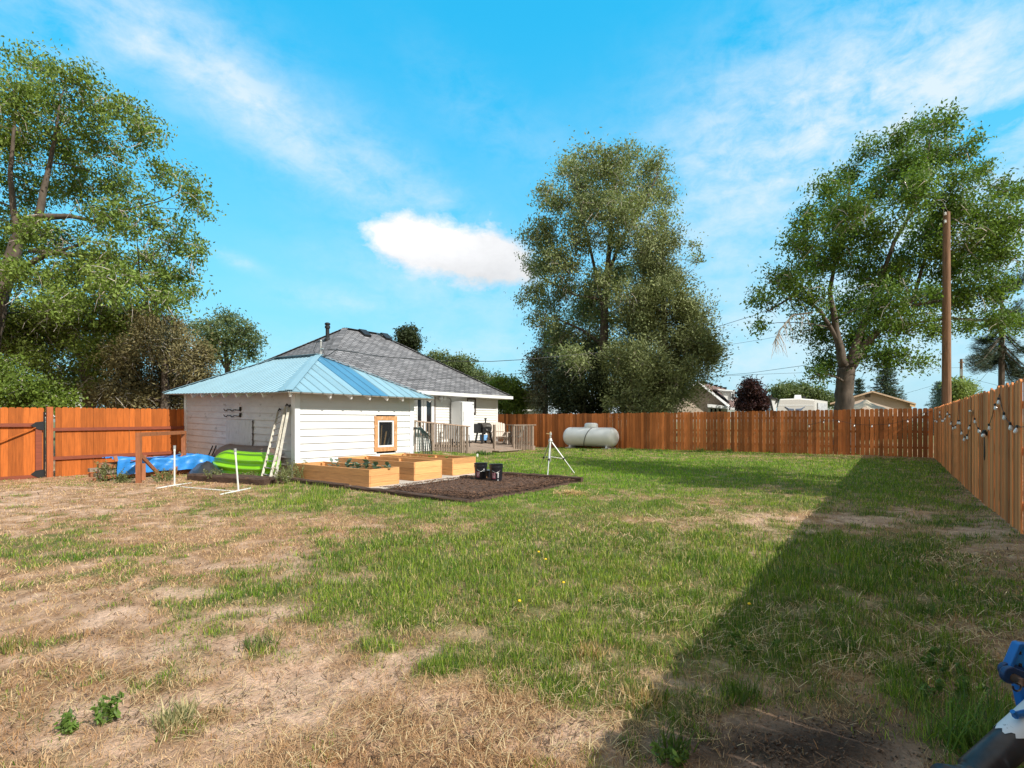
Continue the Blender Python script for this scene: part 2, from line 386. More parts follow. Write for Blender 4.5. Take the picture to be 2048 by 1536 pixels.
lap(b, 'x', SX0, SY0+.1, SY1-.1, -.13, ZW, .185, -1)
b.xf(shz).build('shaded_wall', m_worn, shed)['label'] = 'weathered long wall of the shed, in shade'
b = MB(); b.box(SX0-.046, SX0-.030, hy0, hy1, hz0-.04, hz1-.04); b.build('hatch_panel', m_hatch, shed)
b = MB()
for q in np.linspace(hz0, hz1-.1, 6): b.box(SX0-.052, SX0-.045, hy0-.03, hy0+.02, q, q+.03)
b.box(SX0-.050, SX0-.042, hy0-.022, hy0-.004, hz0-.04, hz1-.04); b.build('hinge_edge', m_blackmetal, shed)
b = MB(); b.box(SX0-.036, SX0+.10, SY0-.036, SY0+.0, -.1, ZW); b.box(SX0-.036, SX0-.002, SY0-.0, SY0+.13, -.1, ZW); b.build('corner_board', m_trim, shed)
b = MB(); b.box(SX1-.13, SX1+.034, SY0-.036, SY0, -.05, ZW); b.build('corner_board', m_trim, shed)
b = MB(); b.box(SX0-.036, SX0, SY1-.13, SY1+.02, -.1, ZW+.14); b.build('corner_board', m_trim, shed)
# roof
EX0, EX1, EY0, EY1, EZ, RZ = 6.96, 11.76, 11.6, 18.65, 2.06, 3.27
HALF = (EX1-EX0)/2; SL = (RZ-EZ)/HALF
def facet(name_dir, s, r):
    if name_dir == 'S': return Vector((EX0+s, EY0+r, EZ+r*SL))
    if name_dir == 'N': return Vector((EX0+s, EY1-r, EZ+r*SL))
    if name_dir == 'W': return Vector((EX0+r, EY0+s, EZ+r*SL))
    return Vector((EX1-r, EY0+s, EZ+r*SL))
dk0, dk1 = PY(716, 795, EY0).x-EX0, PY(769, 795, EY0).x-EX0
roof = MB(); deep = MB(); under = MB()
for d, L in (('S', EX1-EX0), ('N', EX1-EX0), ('W', EY1-EY0), ('E', EY1-EY0)):
    step = .305 if d in 'SN' else .20
    n = round(L/step); ss = np.linspace(0, L, n+1)
    up = lambda s: max(0, min(s, L-s, HALF))
    nrm = Vector((0, -SL, 1)) if d == 'S' else Vector((0, SL, 1)) if d == 'N' else Vector((-SL, 0, 1)) if d == 'W' else Vector((SL, 0, 1))
    nrm.normalize()
    for i in range(n):
        s0, s1 = ss[i], ss[i+1]; mid = (s0+s1)/2
        tgt = deep if d == 'S' and dk0 < mid < dk1 else roof
        t = random.uniform(-.6, .6) if d in 'SN' else random.uniform(-.25, .25)
        vs = [facet(d, s0, -.02), facet(d, s1, -.02), facet(d, s1, up(s1)), facet(d, s0, up(s0))]
        if up(s0) < .01: vs = vs[:3]
        elif up(s1) < .01: vs = [vs[0], vs[1], vs[3]]
        tgt.prism([v+nrm*.012 for v in vs], -nrm*.012, t)
        under.prism([v-nrm*.004 for v in vs], -nrm*.02)
    for i in range(1, n):
        s = ss[i]; tgt = deep if d == 'S' and dk0-.1 < s < dk1+.1 else roof
        p, q = facet(d, s, -.035), facet(d, s, up(s)); al = (facet(d, 1, 0)-facet(d, 0, 0))
        wd = .022 if d in 'SN' else .016; hh = .03 if d in 'SN' else .022
        tgt.prism([p-al*wd+nrm*.008, p+al*wd+nrm*.008, p+al*wd*.45+nrm*hh, p-al*wd*.45+nrm*hh], q-p, -.7 if d in 'SN' else -.35)
rob = roof.xf(shz).build('roof', m_bluemetal, shed)
o = deep.xf(shz).build('roof_panel', m_bluedeep, rob); o['label'] = 'deeper blue roof panel'
under.xf(shz).build('roof_underside', m_soffit, shed)
cap = MB()
ra, rb = Vector((EX0+HALF, EY0+HALF, RZ)), Vector((EX0+HALF, EY1-HALF, RZ))
for e, r_ in (((EX0, EY0), ra), ((EX1, EY0), ra), ((EX0, EY1), rb), ((EX1, EY1), rb)):
    p = Vector((*e, EZ)); cap.beam(p+Vector((0, 0, .035)), r_+Vector((0, 0, .035)), .17, .012)
cap.beam(ra+Vector((0, -.05, .035)), rb+Vector((0, .05, .035)), .26, .012)
pW = [facet('W', .02, -.03), facet('W', .42, -.03), facet('W', HALF+.30, HALF-.02), facet('W', HALF, HALF-.02)]
cap.prism([v+Vector((-.01, 0, .028)) for v in pW], (-.004, 0, .008), .5)
cap.xf(shz).build('hip_cap', m_bluemetal, rob)
def tail(x, y, dx, dy, l=.5):
    b = MB(); p = Vector((x, y, EZ-.075)); q = p+Vector((dx*l, dy*l, l*SL))
    b.beam(p, q, .05, .115); b.xf(shz).build('rafter_tail', m_rafter, shed)
for px in (662, 703.8, 740.7, 775.6, 806.6): tail(PY(px, 790, EY0+.04).x, EY0+.04, 0, 1)
for px in (383, 402, 423, 446, 471, 494, 524.6): tail(EX0+.04, PX(px, 790, EX0+.04).y, 1, 0)
tail(EX0+.06, EY0+.06, .7, .7, .6); tail(EX1-.06, EY0+.06, -.7, .7, .6)
# window
ox0, ox1, oz0, oz1 = PY(748.7, 860, SY0-.03).x, PY(793.9, 860, SY0-.03).x, PY(770, 902.3, SY0-.03).z, PY(770, 832.3, SY0-.03).z
win = MB()
tw = .12
win.prism([(ox0, SY0-.045, oz0), (ox0+tw, SY0-.045, oz0+tw), (ox0+tw, SY0-.045, oz1-tw), (ox0, SY0-.045, oz1)], (0, .05, 0), .3)
win.prism([(ox1, SY0-.045, oz0), (ox1-tw, SY0-.045, oz0+tw), (ox1-tw, SY0-.045, oz1-tw), (ox1, SY0-.045, oz1)], (0, .05, 0), -.2)
win.prism([(ox0+.004, SY0-.045, oz0), (ox1-.004, SY0-.045, oz0), (ox1-tw, SY0-.045, oz0+tw-.004), (ox0+tw, SY0-.045, oz0+tw-.004)], (0, .05, 0), -.3)
win.prism([(ox0+.004, SY0-.045, oz1), (ox1-.004, SY0-.045, oz1), (ox1-tw, SY0-.045, oz1-tw+.004), (ox0+tw, SY0-.045, oz1-tw+.004)], (0, .05, 0), .1)
wo = win.build('window', m_trimwood, shed)
fr = MB(); ix0, ix1, iz0, iz1 = ox0+tw, ox1-tw, oz0+tw, oz1-tw
for u0, u1, v0, v1 in ((ix0, ix0+.05, iz0, iz1), (ix1-.05, ix1, iz0, iz1), (ix0+.05, ix1-.05, iz0, iz0+.05), (ix0+.05, ix1-.05, iz1-.05, iz1)): fr.box(u0, u1, SY0-.03, SY0+.03, v0, v1)
fr.build('frame', m_trim, wo)
m_pane, nt, bs = newmat('clear_window_pane'); bs.inputs['Base Color'].default_value = (.05, .055, .06, 1); bs.inputs['Roughness'].default_value = .03
tr = N(nt, 'ShaderNodeBsdfTransparent'); mx = N(nt, 'ShaderNodeMixShader'); mx.inputs[0].default_value = .22
tr.inputs[0].default_value = (.8, .85, .87, 1)
nt.links.new(tr.outputs[0], mx.inputs[1]); nt.links.new(bs.outputs[0], mx.inputs[2]); nt.links.new(mx.outputs[0], nt.nodes['Material Output'].inputs[0])
MB().box(ix0+.05, ix1-.05, SY0+.005, SY0+.012, iz0+.05, iz1-.05).build('pane', m_pane, wo)
bk = MB(); bk.box(ix0-.3, ix1+.3, SY0+.5, SY0+.52, iz0-.3, iz1+.4); bk.box(ix0-.3, ix0-.28, SY0+.05, SY0+.5, iz0-.3, iz1+.4); bk.box(ix1+.28, ix1+.3, SY0+.05, SY0+.5, iz0-.3, iz1+.4)
bk.box(ix0-.28, ix1+.28, SY0+.05, SY0+.5, iz0-.32, iz0-.3); bk.box(ix0-.28, ix1+.28, SY0+.05, SY0+.5, iz1+.38, iz1+.4)
bk.build('dark_interior', pm('unlit_interior_boards', (.10, .095, .09), .9), shed)
def stick(p, q, w, mat, label):
    b = MB(); r = thing('wooden_stick', label, 'stick', p); b.beam(p, q, w, .025, (0, 1, 0)); b.build('shaft', mat, r)
    return r
mx_ = (ix0+ix1)/2
stick((mx_-.03, SY0+.2, iz0-.2), (mx_-.03, SY0+.12, iz1-.13), .035, m_cedar, 'upright wooden stick standing tallest behind the shed window')
stick((mx_+.07, SY0+.2, iz0-.2), (mx_+.12, SY0+.1, iz0+.45), .05, m_cedar, 'short light wooden lath leaning behind the shed window')
stick((mx_+.14, SY0+.2, iz0-.2), (mx_+.30, SY0+.1, iz0+.36), .03, m_alu, 'thin grey rod slanting right behind the shed window glass')
# hooks, mast
for k, dz in enumerate((0, -.165)):
    pts = [PX(310+x/6.827, 760+(y)/6.827, SX0-.06) for x, y in ((938, 395), (955, 420), (975, 420), (990, 400), (1030, 405), (1045, 425), (1065, 420), (1075, 405), (1150, 412))]
    b = MB(); b.tube([p+Vector((0, 0, dz)) for p in pts], .012, 6); e = pts[-1]+Vector((0, 0, dz))
    b.tube([e+Vector((0, 0, -.01)), e+Vector((0, -.02, .06)), e+Vector((.0, -.03, 0))], .012, 6); b.box(e.x-.01, SX0-.018, e.y-.04, e.y-.01, e.z-.03, e.z+.09); b.build('wall_hook', m_blackiron, shed)
b = MB(); mp = Vector((9.4, 13.95, 3.27)); b.tube([mp+Vector((0, 0, -.05)), mp+Vector((0, 0, .47))], .022, 8); b.ball(mp+Vector((0, 0, .48)), .035); b.box(mp.x-.02, mp.x+.02, mp.y-.1, mp.y, 3.5, 3.53)
b.build('service_mast', m_alu, shed)
b = MB(); b.tube([mp+Vector((-.1, .1, .03)), mp+Vector((-.12, .2, .2)), mp+Vector((-.06, .12, .44)), mp+Vector((0, .03, .46)), mp+Vector((.0, -.02, .3)), mp+Vector((.05, -.1, .1)), mp+Vector((0, -.1, .02))], .009, 6)
b.tube([mp+Vector((-.1, .1, .03)), mp+Vector((-.02, -.1, .0)), mp+Vector((.1, -.25, .05)), mp+Vector((.25, -.45, .23))], .012, 6); b.build('service_cable', m_rubber, shed)
# ------------------------------------------------------------------ the house
HX0, HX1, HY0, HY1 = 11.4, 21.9, 17.0, 25.6; HE = 2.67; OV = .5; HSL = .642
house = thing('white_house', 'white vinyl sided house with a grey shingled hip roof behind the shed', 'house', (HX0, HY0, 0))
px2x = lambda px: PY(px, 850, HY0).x
dX0, dX1 = px2x(833), px2x(866); wX0, wX1 = px2x(933.5), px2x(951.3); wZ0, wZ1 = PY(940, 827, HY0).z, PY(940, 796, HY0).z
b = MB()
lap(b, 'y', HY0, HX0, HX1-.1, -.1, HE, .125, -1, [(dX0, dX1, 0, 2.45), (wX0, wX1, wZ0, wZ1)], .030)
lap(b, 'x', HX0, HY0, HY1, -.1, HE, .11, -1, None, .016); lap(b, 'x', HX1, HY0, HY1, -.1, HE, .11, 1, None, .013)
b.box(HX0, HX1, HY1-.05, HY1, -.1, HE)
hw = b.build('wall', m_vinyl, house)
MB().box(HX1-.1, HX1+.02, HY0-.036, HY0, -.1, HE).build('corner_trim', m_trim, house)
e0, e1, f0, f1 = HX0-OV-.05, HX1+OV, HY0-OV, HY1+OV; hh = (f1-f0)/2; HR = HE+hh*HSL
A_, B_ = Vector((e0+hh, f0+hh, HR)), Vector((e1-hh, f0+hh, HR))
c00, c10, c11, c01 = [Vector((x, y, HE)) for x, y in ((e0, f0), (e1, f0), (e1, f1), (e0, f1))]
def roof_facets(rb, faces, th=.03):
    for vs in faces: rb.poly(vs)
def roof_uv_mesh(name, faces, mat, parent):
    """each facet with u along its eave and v up its slope, in metres"""
    off = wloc(parent); V = []; Fs = []; U = []
    for vs in faces:
        e = (vs[1]-vs[0]).normalized(); n = (vs[1]-vs[0]).cross(vs[2]-vs[0]).normalized(); up = n.cross(e)
        b0 = len(V); V += [tuple(v-off) for v in vs]; Fs.append(tuple(range(b0, b0+len(vs)))); U += [((v-vs[0]).dot(e), (v-vs[0]).dot(up)) for v in vs]
    me = bpy.data.meshes.new(name); me.from_pydata(V, [], Fs); l = me.uv_layers.new(name='UVMap')
    for lp in me.loops: l.data[lp.index].uv = U[lp.vertex_index]
    me.materials.append(mat); o = bpy.data.objects.new(name, me); C.objects.link(o); o.parent = parent
    s = o.modifiers.new('thick', 'SOLIDIFY'); s.thickness = .05; s.offset = -1; return o
hr = roof_uv_mesh('roof', [[c00, c10, B_, A_], [c10, c11, B_], [c11, c01, A_, B_], [c01, c00, A_]], m_shingle, house)
b = MB()
for p, q in ((c00, A_), (c10, B_), (c01, A_), (A_, B_)): b.beam(p+Vector((0, 0, .03)), q+Vector((0, 0, .03)), .26, .02)
b.build('ridge_cap', m_shingle, hr, uv=lambda v: (v.x*.5+v.y, v.z*2))
b = MB(); b.box(e0, e1+.06, f0-.13, f0, HE-.17, HE-.02); b.box(e0-.12, e0, f0-.1, f1, HE-.17, HE-.02); b.box(e1, e1+.03, f0, f1, HE-.17, HE-.02)
b.build('gutter', m_trim, house)
b = MB(); b.box(e0, HX0, f0, f1, HE-.18, HE-.15); b.box(HX0, HX1, f0, HY0, HE-.18, HE-.15); b.box(HX1, e1, f0, f1, HE-.18, HE-.15); b.build('soffit', m_trim, house)
Yp = -5.656/(ray(655, 680)[2]-.642*ray(655, 680)[0]); fp = PD(655, 681, Yp)
b = MB(); b.lathe(fp, [(.16, -.25), (.15, .05), (.085, .14), (.085, .55), (.12, .56), (.12, .66), (.09, .67), (.09, .70), (.125, .72), (.125, .79), (.06, .82)], 16); b.build('flue_pipe', m_blackmetal, house)
for px, py in ((728, 668), (771, 675)):
    r = ray(px, py); p = PD(px, py, -9.283/(r[2]-.642*r[1]))
    b = MB(); b.prism([(p.x-.2, p.y-.25, p.z-.19), (p.x-.2, p.y+.25, p.z+.2), (p.x-.2, p.y+.1, p.z+.24), (p.x-.2, p.y-.3, p.z-.06)], (.42, 0, 0)); b.build('roof_vent', m_blackmetal, house)
# back door: two glazed leaves
dz0, dz1 = .36, 2.45
b = MB(); xs = [px2x(q) for q in (832, 833.6, 841.8, 846, 852, 861.5, 866.5, 869)]
b.box(xs[0], xs[1], HY0-.05, HY0+.06, dz0, dz1); b.box(xs[2], xs[3]-.01, HY0-.035, HY0+.04, dz0, dz1); b.box(xs[3]+.01, xs[4], HY0-.035, HY0+.04, dz0, dz1); b.box(xs[5], xs[6], HY0-.05, HY0+.06, dz0, dz1)
b.box(xs[0], xs[6], HY0-.055, HY0+.06, dz1, dz1+.1); b.box(xs[1], xs[2], HY0-.034, HY0+.04, dz0, dz0+.25); b.box(xs[4], xs[5], HY0-.034, HY0+.04, dz0, dz0+.25)
do = b.build('door', m_trim, house)
b = MB(); b.box(xs[1], xs[2], HY0-.005, HY0+.01, dz0+.25, dz1); b.box(xs[4], xs[5], HY0-.005, HY0+.01, dz0+.25, dz1); b.build('glass', m_glass, do)
m_brass = pm('brass', (.5, .36, .12), .35, .8); MB().ball((xs[3]-.06, HY0-.07, 1.33), .035).build('deadbolt', m_brass, do); MB().ball((xs[3]-.06, HY0-.07, 1.15), .035).build('handle', m_brass, do)
MB().box(xs[6]+.005, xs[7]+.06, HY0-.03, HY0-.01, dz0, dz1).build('door_trim_shade', pm('grey_brown_trim_shade', (.30, .26, .24), .7), house)  # grey-brown strip: shading beside the door trim, put into the colour
wf = MB(); t_ = .07
for u0, u1, v0, v1 in ((wX0, wX0+t_, wZ0, wZ1), (wX1-t_, wX1, wZ0, wZ1), (wX0+t_, wX1-t_, wZ0, wZ0+t_), (wX0+t_, wX1-t_, wZ1-t_, wZ1)): wf.box(u0, u1, HY0-.03, HY0+.05, v0, v1)
wo = wf.build('window', pm('dark_brown_frame', (.10, .075, .065), .6), house)
MB().box(wX0+t_, wX1-t_, HY0, HY0+.01, wZ0+t_, wZ1-t_).build('pane', pm('curtained_pane', (.45, .45, .46), .15), wo)
fl = PY(883, 798, HY0-.1); b = MB(); b.box(fl.x-.07, fl.x+.07, HY0-.05, HY0-.01, fl.z-.07, fl.z+.07)
for s in (-1, 1): b.lathe((fl.x+s*.10, HY0-.16, fl.z+.02), [(.03, .12), (.075, .02), (.085, -.08), (.07, -.085)], 12, 'y')
b.ball((fl.x, HY0-.1, fl.z-.1), .05); b.build('flood_light', m_whitepaint, house)
pts = [PY(820+x/10.24, 780+y/10.24, HY0-.03) for x, y in ((690, 165), (790, 165), (825, 178), (838, 200), (838, 300))]
MB().tube(pts, .016, 6).build('conduit', pm('grey_conduit', (.3, .28, .26), .5, .3), house)
# cellar bulkhead
b = MB(); p = [PY(x, y, 14.75) for x, y in ((829, 853), (864, 872), (864, 903), (829, 912))]
b.prism(p, (0, HY0-14.80, 0)); bk = b.build('cellar_bulkhead', m_vinyl, house)
b = MB(); z = min(p[2].z, p[3].z)+.02
while z < 1.1:
    xr = p[1].x if z < p[1].z else p[0].x+(p[0].z-z)/(p[0].z-p[1].z)*(p[1].x-p[0].x)
    if xr > p[0].x+.05: b.prism([(p[0].x, 14.735, z), (xr, 14.735, z), (xr, 14.749, z+.1), (p[0].x, 14.749, z+.1)], (0, .004, 0))
    z += .11
b.beam(p[0]+Vector((0, -.02, .02)), p[1]+Vector((0, -.02, .02)), .06, .05); b.build('bulkhead_siding', m_vinyl, bk)
# ------------------------------------------------------------------ deck
dzf = lambda y: .17+(y-14.2)*.075
deck = thing('wooden_deck', 'grey weathered wooden deck with baluster railings behind the house', 'deck', (17, 15.5, 0))
b = MB(); y = 14.2
while y < 16.95:
    y1 = min(y+.14, 16.97); t = random.uniform(-.5, .5)
    b.prism([(14.3, y+.003, dzf(y)), (14.3, y1-.003, dzf(y1)), (14.3, y1-.003, dzf(y1)-.035), (14.3, y+.003, dzf(y)-.035)], (6.95, 0, 0), t); y += .14
b.build('deck_board', m_greywood, deck)
MB().box(16.0, 21.25, 14.17, 14.195, -.12, .155).build('fascia_board', m_greywood, deck)
b = MB(); b.box(17.9, 19.5, 13.78, 14.16, .055, .09, .3); b.box(17.95, 19.45, 13.85, 14.16, -.1, .05, -.3); b.build('step', m_greywood, deck)
def post(x, y, zt, z0=-.1, w=.09): MB().box(x-w/2, x+w/2, y-w/2, y+w/2, z0, zt).build('post', m_greywood, deck)
ztop = lambda x: 1.36-(x-13.34)*.073
for x, w_ in ((13.38, .09), (14.3, .10), (15.95, .11), (16.3, .06)): post(x, 14.18, ztop(x)-.03, gzf(x, 14.2)-.05, w_)
MB().beam((13.25, 14.17, ztop(13.25)), (16.4, 14.17, ztop(16.4)), .15, .04).build('top_rail', m_railcap, deck)
MB().beam((14.3, 14.19, .44), (16.3, 14.19, .33), .04, .085).build('bottom_rail', m_greywood, deck)
x = 13.52
while x < 16.25:
    if min(abs(x-q) for q in (13.38, 14.3, 15.95, 16.3)) > .085:
        b = MB(); b.box(x-.018, x+.018, 14.105, 14.14, (ztop(x)-.42-(x-13.4)*.33 if x < 14.3 else gzf(x, 14.2)+.02+jit(.02)), ztop(x)-.025, jit(.6)); b.build('baluster', m_greywood, deck)
    x += .132+jit(.008)
for x in (19.5, 21.05): post(x, 14.2, 1.15, -.12, .10)
post(18.1, 14.2, 1.2, -.1, .095); post(21.12, 16.9, 1.18, .1); post(21.12, 15.6, 1.15, .1)
MB().box(19.42, 21.25, 14.11, 14.28, 1.152, 1.19).build('top_rail', m_greywood, deck)
MB().box(21.04, 21.20, 14.285, 16.97, 1.152, 1.19).build('top_rail', m_railcap, deck)
MB().box(19.55, 21.0, 14.19, 14.225, .30, .385).build('bottom_rail', m_greywood, deck)
x = 19.63
while x < 21.2:
    if abs(x-21.05) > .08: MB().box(x-.019, x+.019, 14.125, 14.16, gzf(x, 14.2)+.02, 1.15, jit(.6)).build('baluster', m_greywood, deck)
    x += .132
y = 14.4
while y < 16.85:
    if abs(y-15.6) > .08: MB().box(21.055, 21.09, y-.018, y+.018, .18, 1.15, jit(.6)).build('baluster', m_greywood, deck)
    y += .14
# freezer
fz = .355
fr_ = thing('upright_freezer', 'tall white upright freezer standing on the deck against the house', 'freezer', (18.63, 16.5, fz))
MB().box(18.23, 19.04, 16.24, 16.86, fz+.03, fz+1.9).build('cabinet', m_whitepaint, fr_, bev=.015)
d = MB().box(18.23, 19.04, 16.15, 16.232, fz+.09, fz+1.895).build('door', m_whitepaint, fr_, bev=.02)
b = MB(); b.box(18.27, 18.30, 16.11, 16.15, fz+1.0, fz+1.45); b.build('handle', m_trim, d)
b = MB(); b.box(18.93, 18.99, 16.14, 16.149, fz+1.76, fz+1.80); b.build('badge', m_blackmetal, d)
b = MB()
for x in (18.28, 18.98):
    for y in (16.28, 16.8): b.box(x-.025, x+.025, y-.025, y+.025, fz-.02, fz+.03)
b.build('feet', m_blackmetal, fr_)
# pellet grill
gx, gy = 19.55, 16.0; g0 = dzf(gy)
gr = thing('smoker_grill', 'black barrel smoker grill with chimney beside the white freezer', 'grill', (gx, gy, g0))
b = MB(); pr = []
for k in range(9): a = math.pi*k/8; pr.append((.24*math.cos(a), .21*math.sin(a)))
b.prism([(gx-.30, gy+u, g0+.76+v) for u, v in pr], (.66, 0, 0)); lid = b.build('lid', pm('smoked_lid_metal', (.10, .085, .075), .5, .5, var=.25), gr)
b = MB(); b.tube([(gx-.12, gy-.24, g0+.82), (gx-.12, gy-.29, g0+.82), (gx+.2, gy-.29, g0+.82), (gx+.2, gy-.24, g0+.82)], .014, 6); b.build('handle', m_alu, lid)
b = MB(); b.prism([(gx-.30, gy+.24, g0+.755), (gx-.30, gy-.24, g0+.755), (gx-.30, gy-.2, g0+.55), (gx-.30, gy, g0+.48), (gx-.30, gy+.2, g0+.55)], (.66, 0, 0)); b.build('barrel', m_blackmetal, gr)
b = MB(); b.box(gx-.50, gx-.32, gy-.12, gy+.2, g0+.50, g0+.90); b.box(gx-.51, gx-.315, gy-.13, gy+.21, g0+.90, g0+.925); b.build('hopper', m_blackmetal, gr)
b = MB(); b.tube([(gx+.28, gy+.1, g0+.9), (gx+.28, gy+.1, g0+1.13)], .035, 10); b.lathe((gx+.28, gy+.1, g0+1.13), [(.065, 0), (.065, .05), (.03, .06)], 12); b.build('chimney', m_blackmetal, gr)
for x0, x1, yy in ((gx-.22, gx-.36, -.2), (gx-.22, gx-.36, .2), (gx+.26, gx+.42, -.2), (gx+.26, gx+.42, .2)):
    b = MB(); b.beam((x0, gy+yy*.8, g0+.6), (x1, gy+yy, g0), .085, .05); b.build('leg', m_blackmetal, gr)
MB().box(gx-.36, gx+.42, gy-.2, gy+.2, g0+.12, g0+.145).build('shelf', m_blackmetal, gr)
b = MB(); b.ball((gx-.05, gy-.25, g0+.66), .022); b.box(gx-.06, gx+.0, gy-.25, gy-.235, g0+.60, g0+.64); b.build('control_dial', m_alu, gr)
bb = thing('storage_box', 'small pale blue box on the shelf under the smoker grill', 'box', (gx-.02, gy, g0+.145))
MB().box(gx-.15, gx+.10, gy-.17, gy+.1, g0+.147, g0+.40).build('box_body', pm('pale_blue_plastic', (.18, .38, .68), .4), bb); MB().box(gx-.16, gx+.11, gy-.18, gy+.11, g0+.40, g0+.425).build('box_lid', m_whitepaint, bb)
# adirondack chair (built facing -y, then turned)
def adirondack():
    r = thing('lawn_chair', 'beige resin garden chair with rounded slatted back on the deck', 'chair', (0, 0, 0))
    b = MB()
    for k in range(6):
        x = -.26+k*.104; h = 1.02-.9*(abs(x)**2); 
        b.prism([(x-.046, .18, .36), (x+.046, .18, .36), (x*1.12+.05, .43, h), (x*1.12, .44, h+.03), (x*1.12-.05, .43, h)], (0, .025, 0))
    b.beam((-.28, .28, .6), (.28, .28, .6), .03, .07, (0, 1, 0)); b.build('backrest', m_chair, r)
    b = MB()
    for k in range(5): y = -.30+k*.11; b.box(-.27, .27, y, y+.095, .38-.035*k-.02, .38-.035*k)
    b.build('seat', m_chair, r)
    for s in (-1, 1):
        b = MB(); b.beam((s*.36, -.36, .56), (s*.36, .34, .54), .13, .03); b.build('armrest', m_chair, r)
        b = MB(); b.beam((s*.30, -.33, 0), (s*.31, -.30, .55), .045, .11, (0, 1, 0)); b.build('leg', m_chair, r)
        b = MB(); b.beam((s*.28, -.32, .36), (s*.28, .5, .02), .04, .11); b.build('leg', m_chair, r)
        b = MB(); b.beam((s*.33, .36, .02), (s*.34, .30, .54), .04, .08, (0, 1, 0)); b.build('leg', m_chair, r)
    return r
ch = adirondack(); ch.location = (20.1, 15.45, dzf(15.45)+.0); ch.rotation_euler = (0, 0, math.radians(-40))
def sling_chair():
    r = thing('patio_chair', 'dark framed patio chair with grey sling behind the left deck railing', 'chair', (0, 0, 0), 'metal patio chairs on the deck')
    for s in (-1, 1):
        b = MB(); b.tube([(s*.27, -.28, .0), (s*.27, -.27, .42), (s*.27, .22, .40), (s*.27, .42, .95)], .02, 6); b.tube([(s*.27, -.27, .42), (s*.27, -.25, .62), (s*.27, .28, .62)], .02, 6); b.tube([(s*.27, .22, .4), (s*.27, .38, 0)], .02, 6)
        b.build('side_frame', m_blackmetal, r)
    MB().prism([(-.255, -.26, .42), (-.255, .22, .39), (-.255, .41, .93), (-.255, .43, .925), (-.255, .235, .37), (-.255, -.26, .40)], (.51, 0, 0)).build('sling', m_sling, r)
    b = MB(); b.tube([(-.27, .42, .95), (.27, .42, .95)], .02, 6); b.tube([(-.27, .3, .2), (.27, .3, .2)], .015, 6); b.build('crossbar', m_blackmetal, r)
    return r
sc1 = sling_chair(); sc1.location = (16.35, 15.3, dzf(15.3)); sc1.rotation_euler = (0, 0, math.radians(150))
copy_tree(sc1, (20.55, 14.85, dzf(14.85)), math.radians(200), 'dark framed patio chair behind the right deck railing by the fence')
tb = thing('patio_table', 'low dark metal table with a pale top behind the left deck railing', 'table', (17.1, 15.2, dzf(15.2)))
t0 = dzf(15.2); MB().box(16.75, 17.45, 14.95, 15.5, t0+.50, t0+.53).build('tabletop', m_sling, tb, bev=.01)
for x in (16.8, 17.4):
    for y in (15.0, 15.45): MB().tube([(x, y, t0), (x+(.05 if x < 17 else -.05), y, t0+.5)], .018, 6).build('leg', m_blackmetal, tb)
# ------------------------------------------------------------------ propane tank
tx, tr_, tz = 23.9, .48, .56
tk = thing('propane_tank', 'white horizontal propane tank on short legs against the back fence', 'tank', (tx, 12.6, .0))
b = MB(); pr = []
for k in range(9): a = math.pi/2*k/8; pr.append((tr_*math.sin(a)+.001, 11.1+.36-.36*math.cos(a)))
pr += [(tr_, 12.2), (tr_, 13.0)]
for k in range(9): a = math.pi/2*(8-k)/8; pr.append((tr_*math.sin(a)+.001, 14.1-.36+.36*math.cos(a)))
b.lathe((tx, 0, tz), pr, 40, 'y'); b.build('tank_body', m_tank, tk, smooth=True)
b = MB(); prd = [(.001, .27), (.2, .268), (.28, .25), (.32, .2), (.33, .1), (.33, -.05)]
b.lathe((tx, 12.55, tz+tr_-.04), prd, 24); b.V = [Vector((tx+(v.x-tx)*.62, 12.55+(v.y-12.55)*1.12, v.z)) for v in b.V]; dm = b.build('valve_dome', m_tank, tk, smooth=True)
MB().box(tx-.21, tx-.19, 12.2, 12.9, tz+tr_-.01, tz+tr_+.015).build('dome_rim', m_tank, dm)
for y in (11.55, 13.6):
    b = MB(); b.prism([(tx-.3, y, .03), (tx+.3, y, .03), (tx+.22, y, tz-.36), (tx-.22, y, tz-.36)], (0, .09, 0)); b.build('leg', m_tank, tk)
    MB().box(tx-.42, tx+.42, y-.14, y+.22, -.08, .03).build('footing_block', m_concrete, tk)
arc = [Vector((tx+(tr_+.012)*math.cos(a), 12.0+.75*(math.radians(200)-a)*-.28+.45*0, tz+(tr_+.012)*math.sin(a))) for a in np.linspace(math.radians(95), math.radians(245), 14)]
arc = [Vector((p.x, 12.35+.5*i/13, p.z)) for i, p in enumerate(arc)]
MB().tube(arc, .016, 6).build('strap', m_rubber, tk)
for y in (11.5, 13.7):
    b = MB(); b.tube([(tx+(tr_-.002)*math.cos(a), y, tz+(tr_-.002)*math.sin(a)) for a in np.linspace(0, 2*math.pi, 41)], .007, 5); b.build('weld_seam', m_tank, tk)
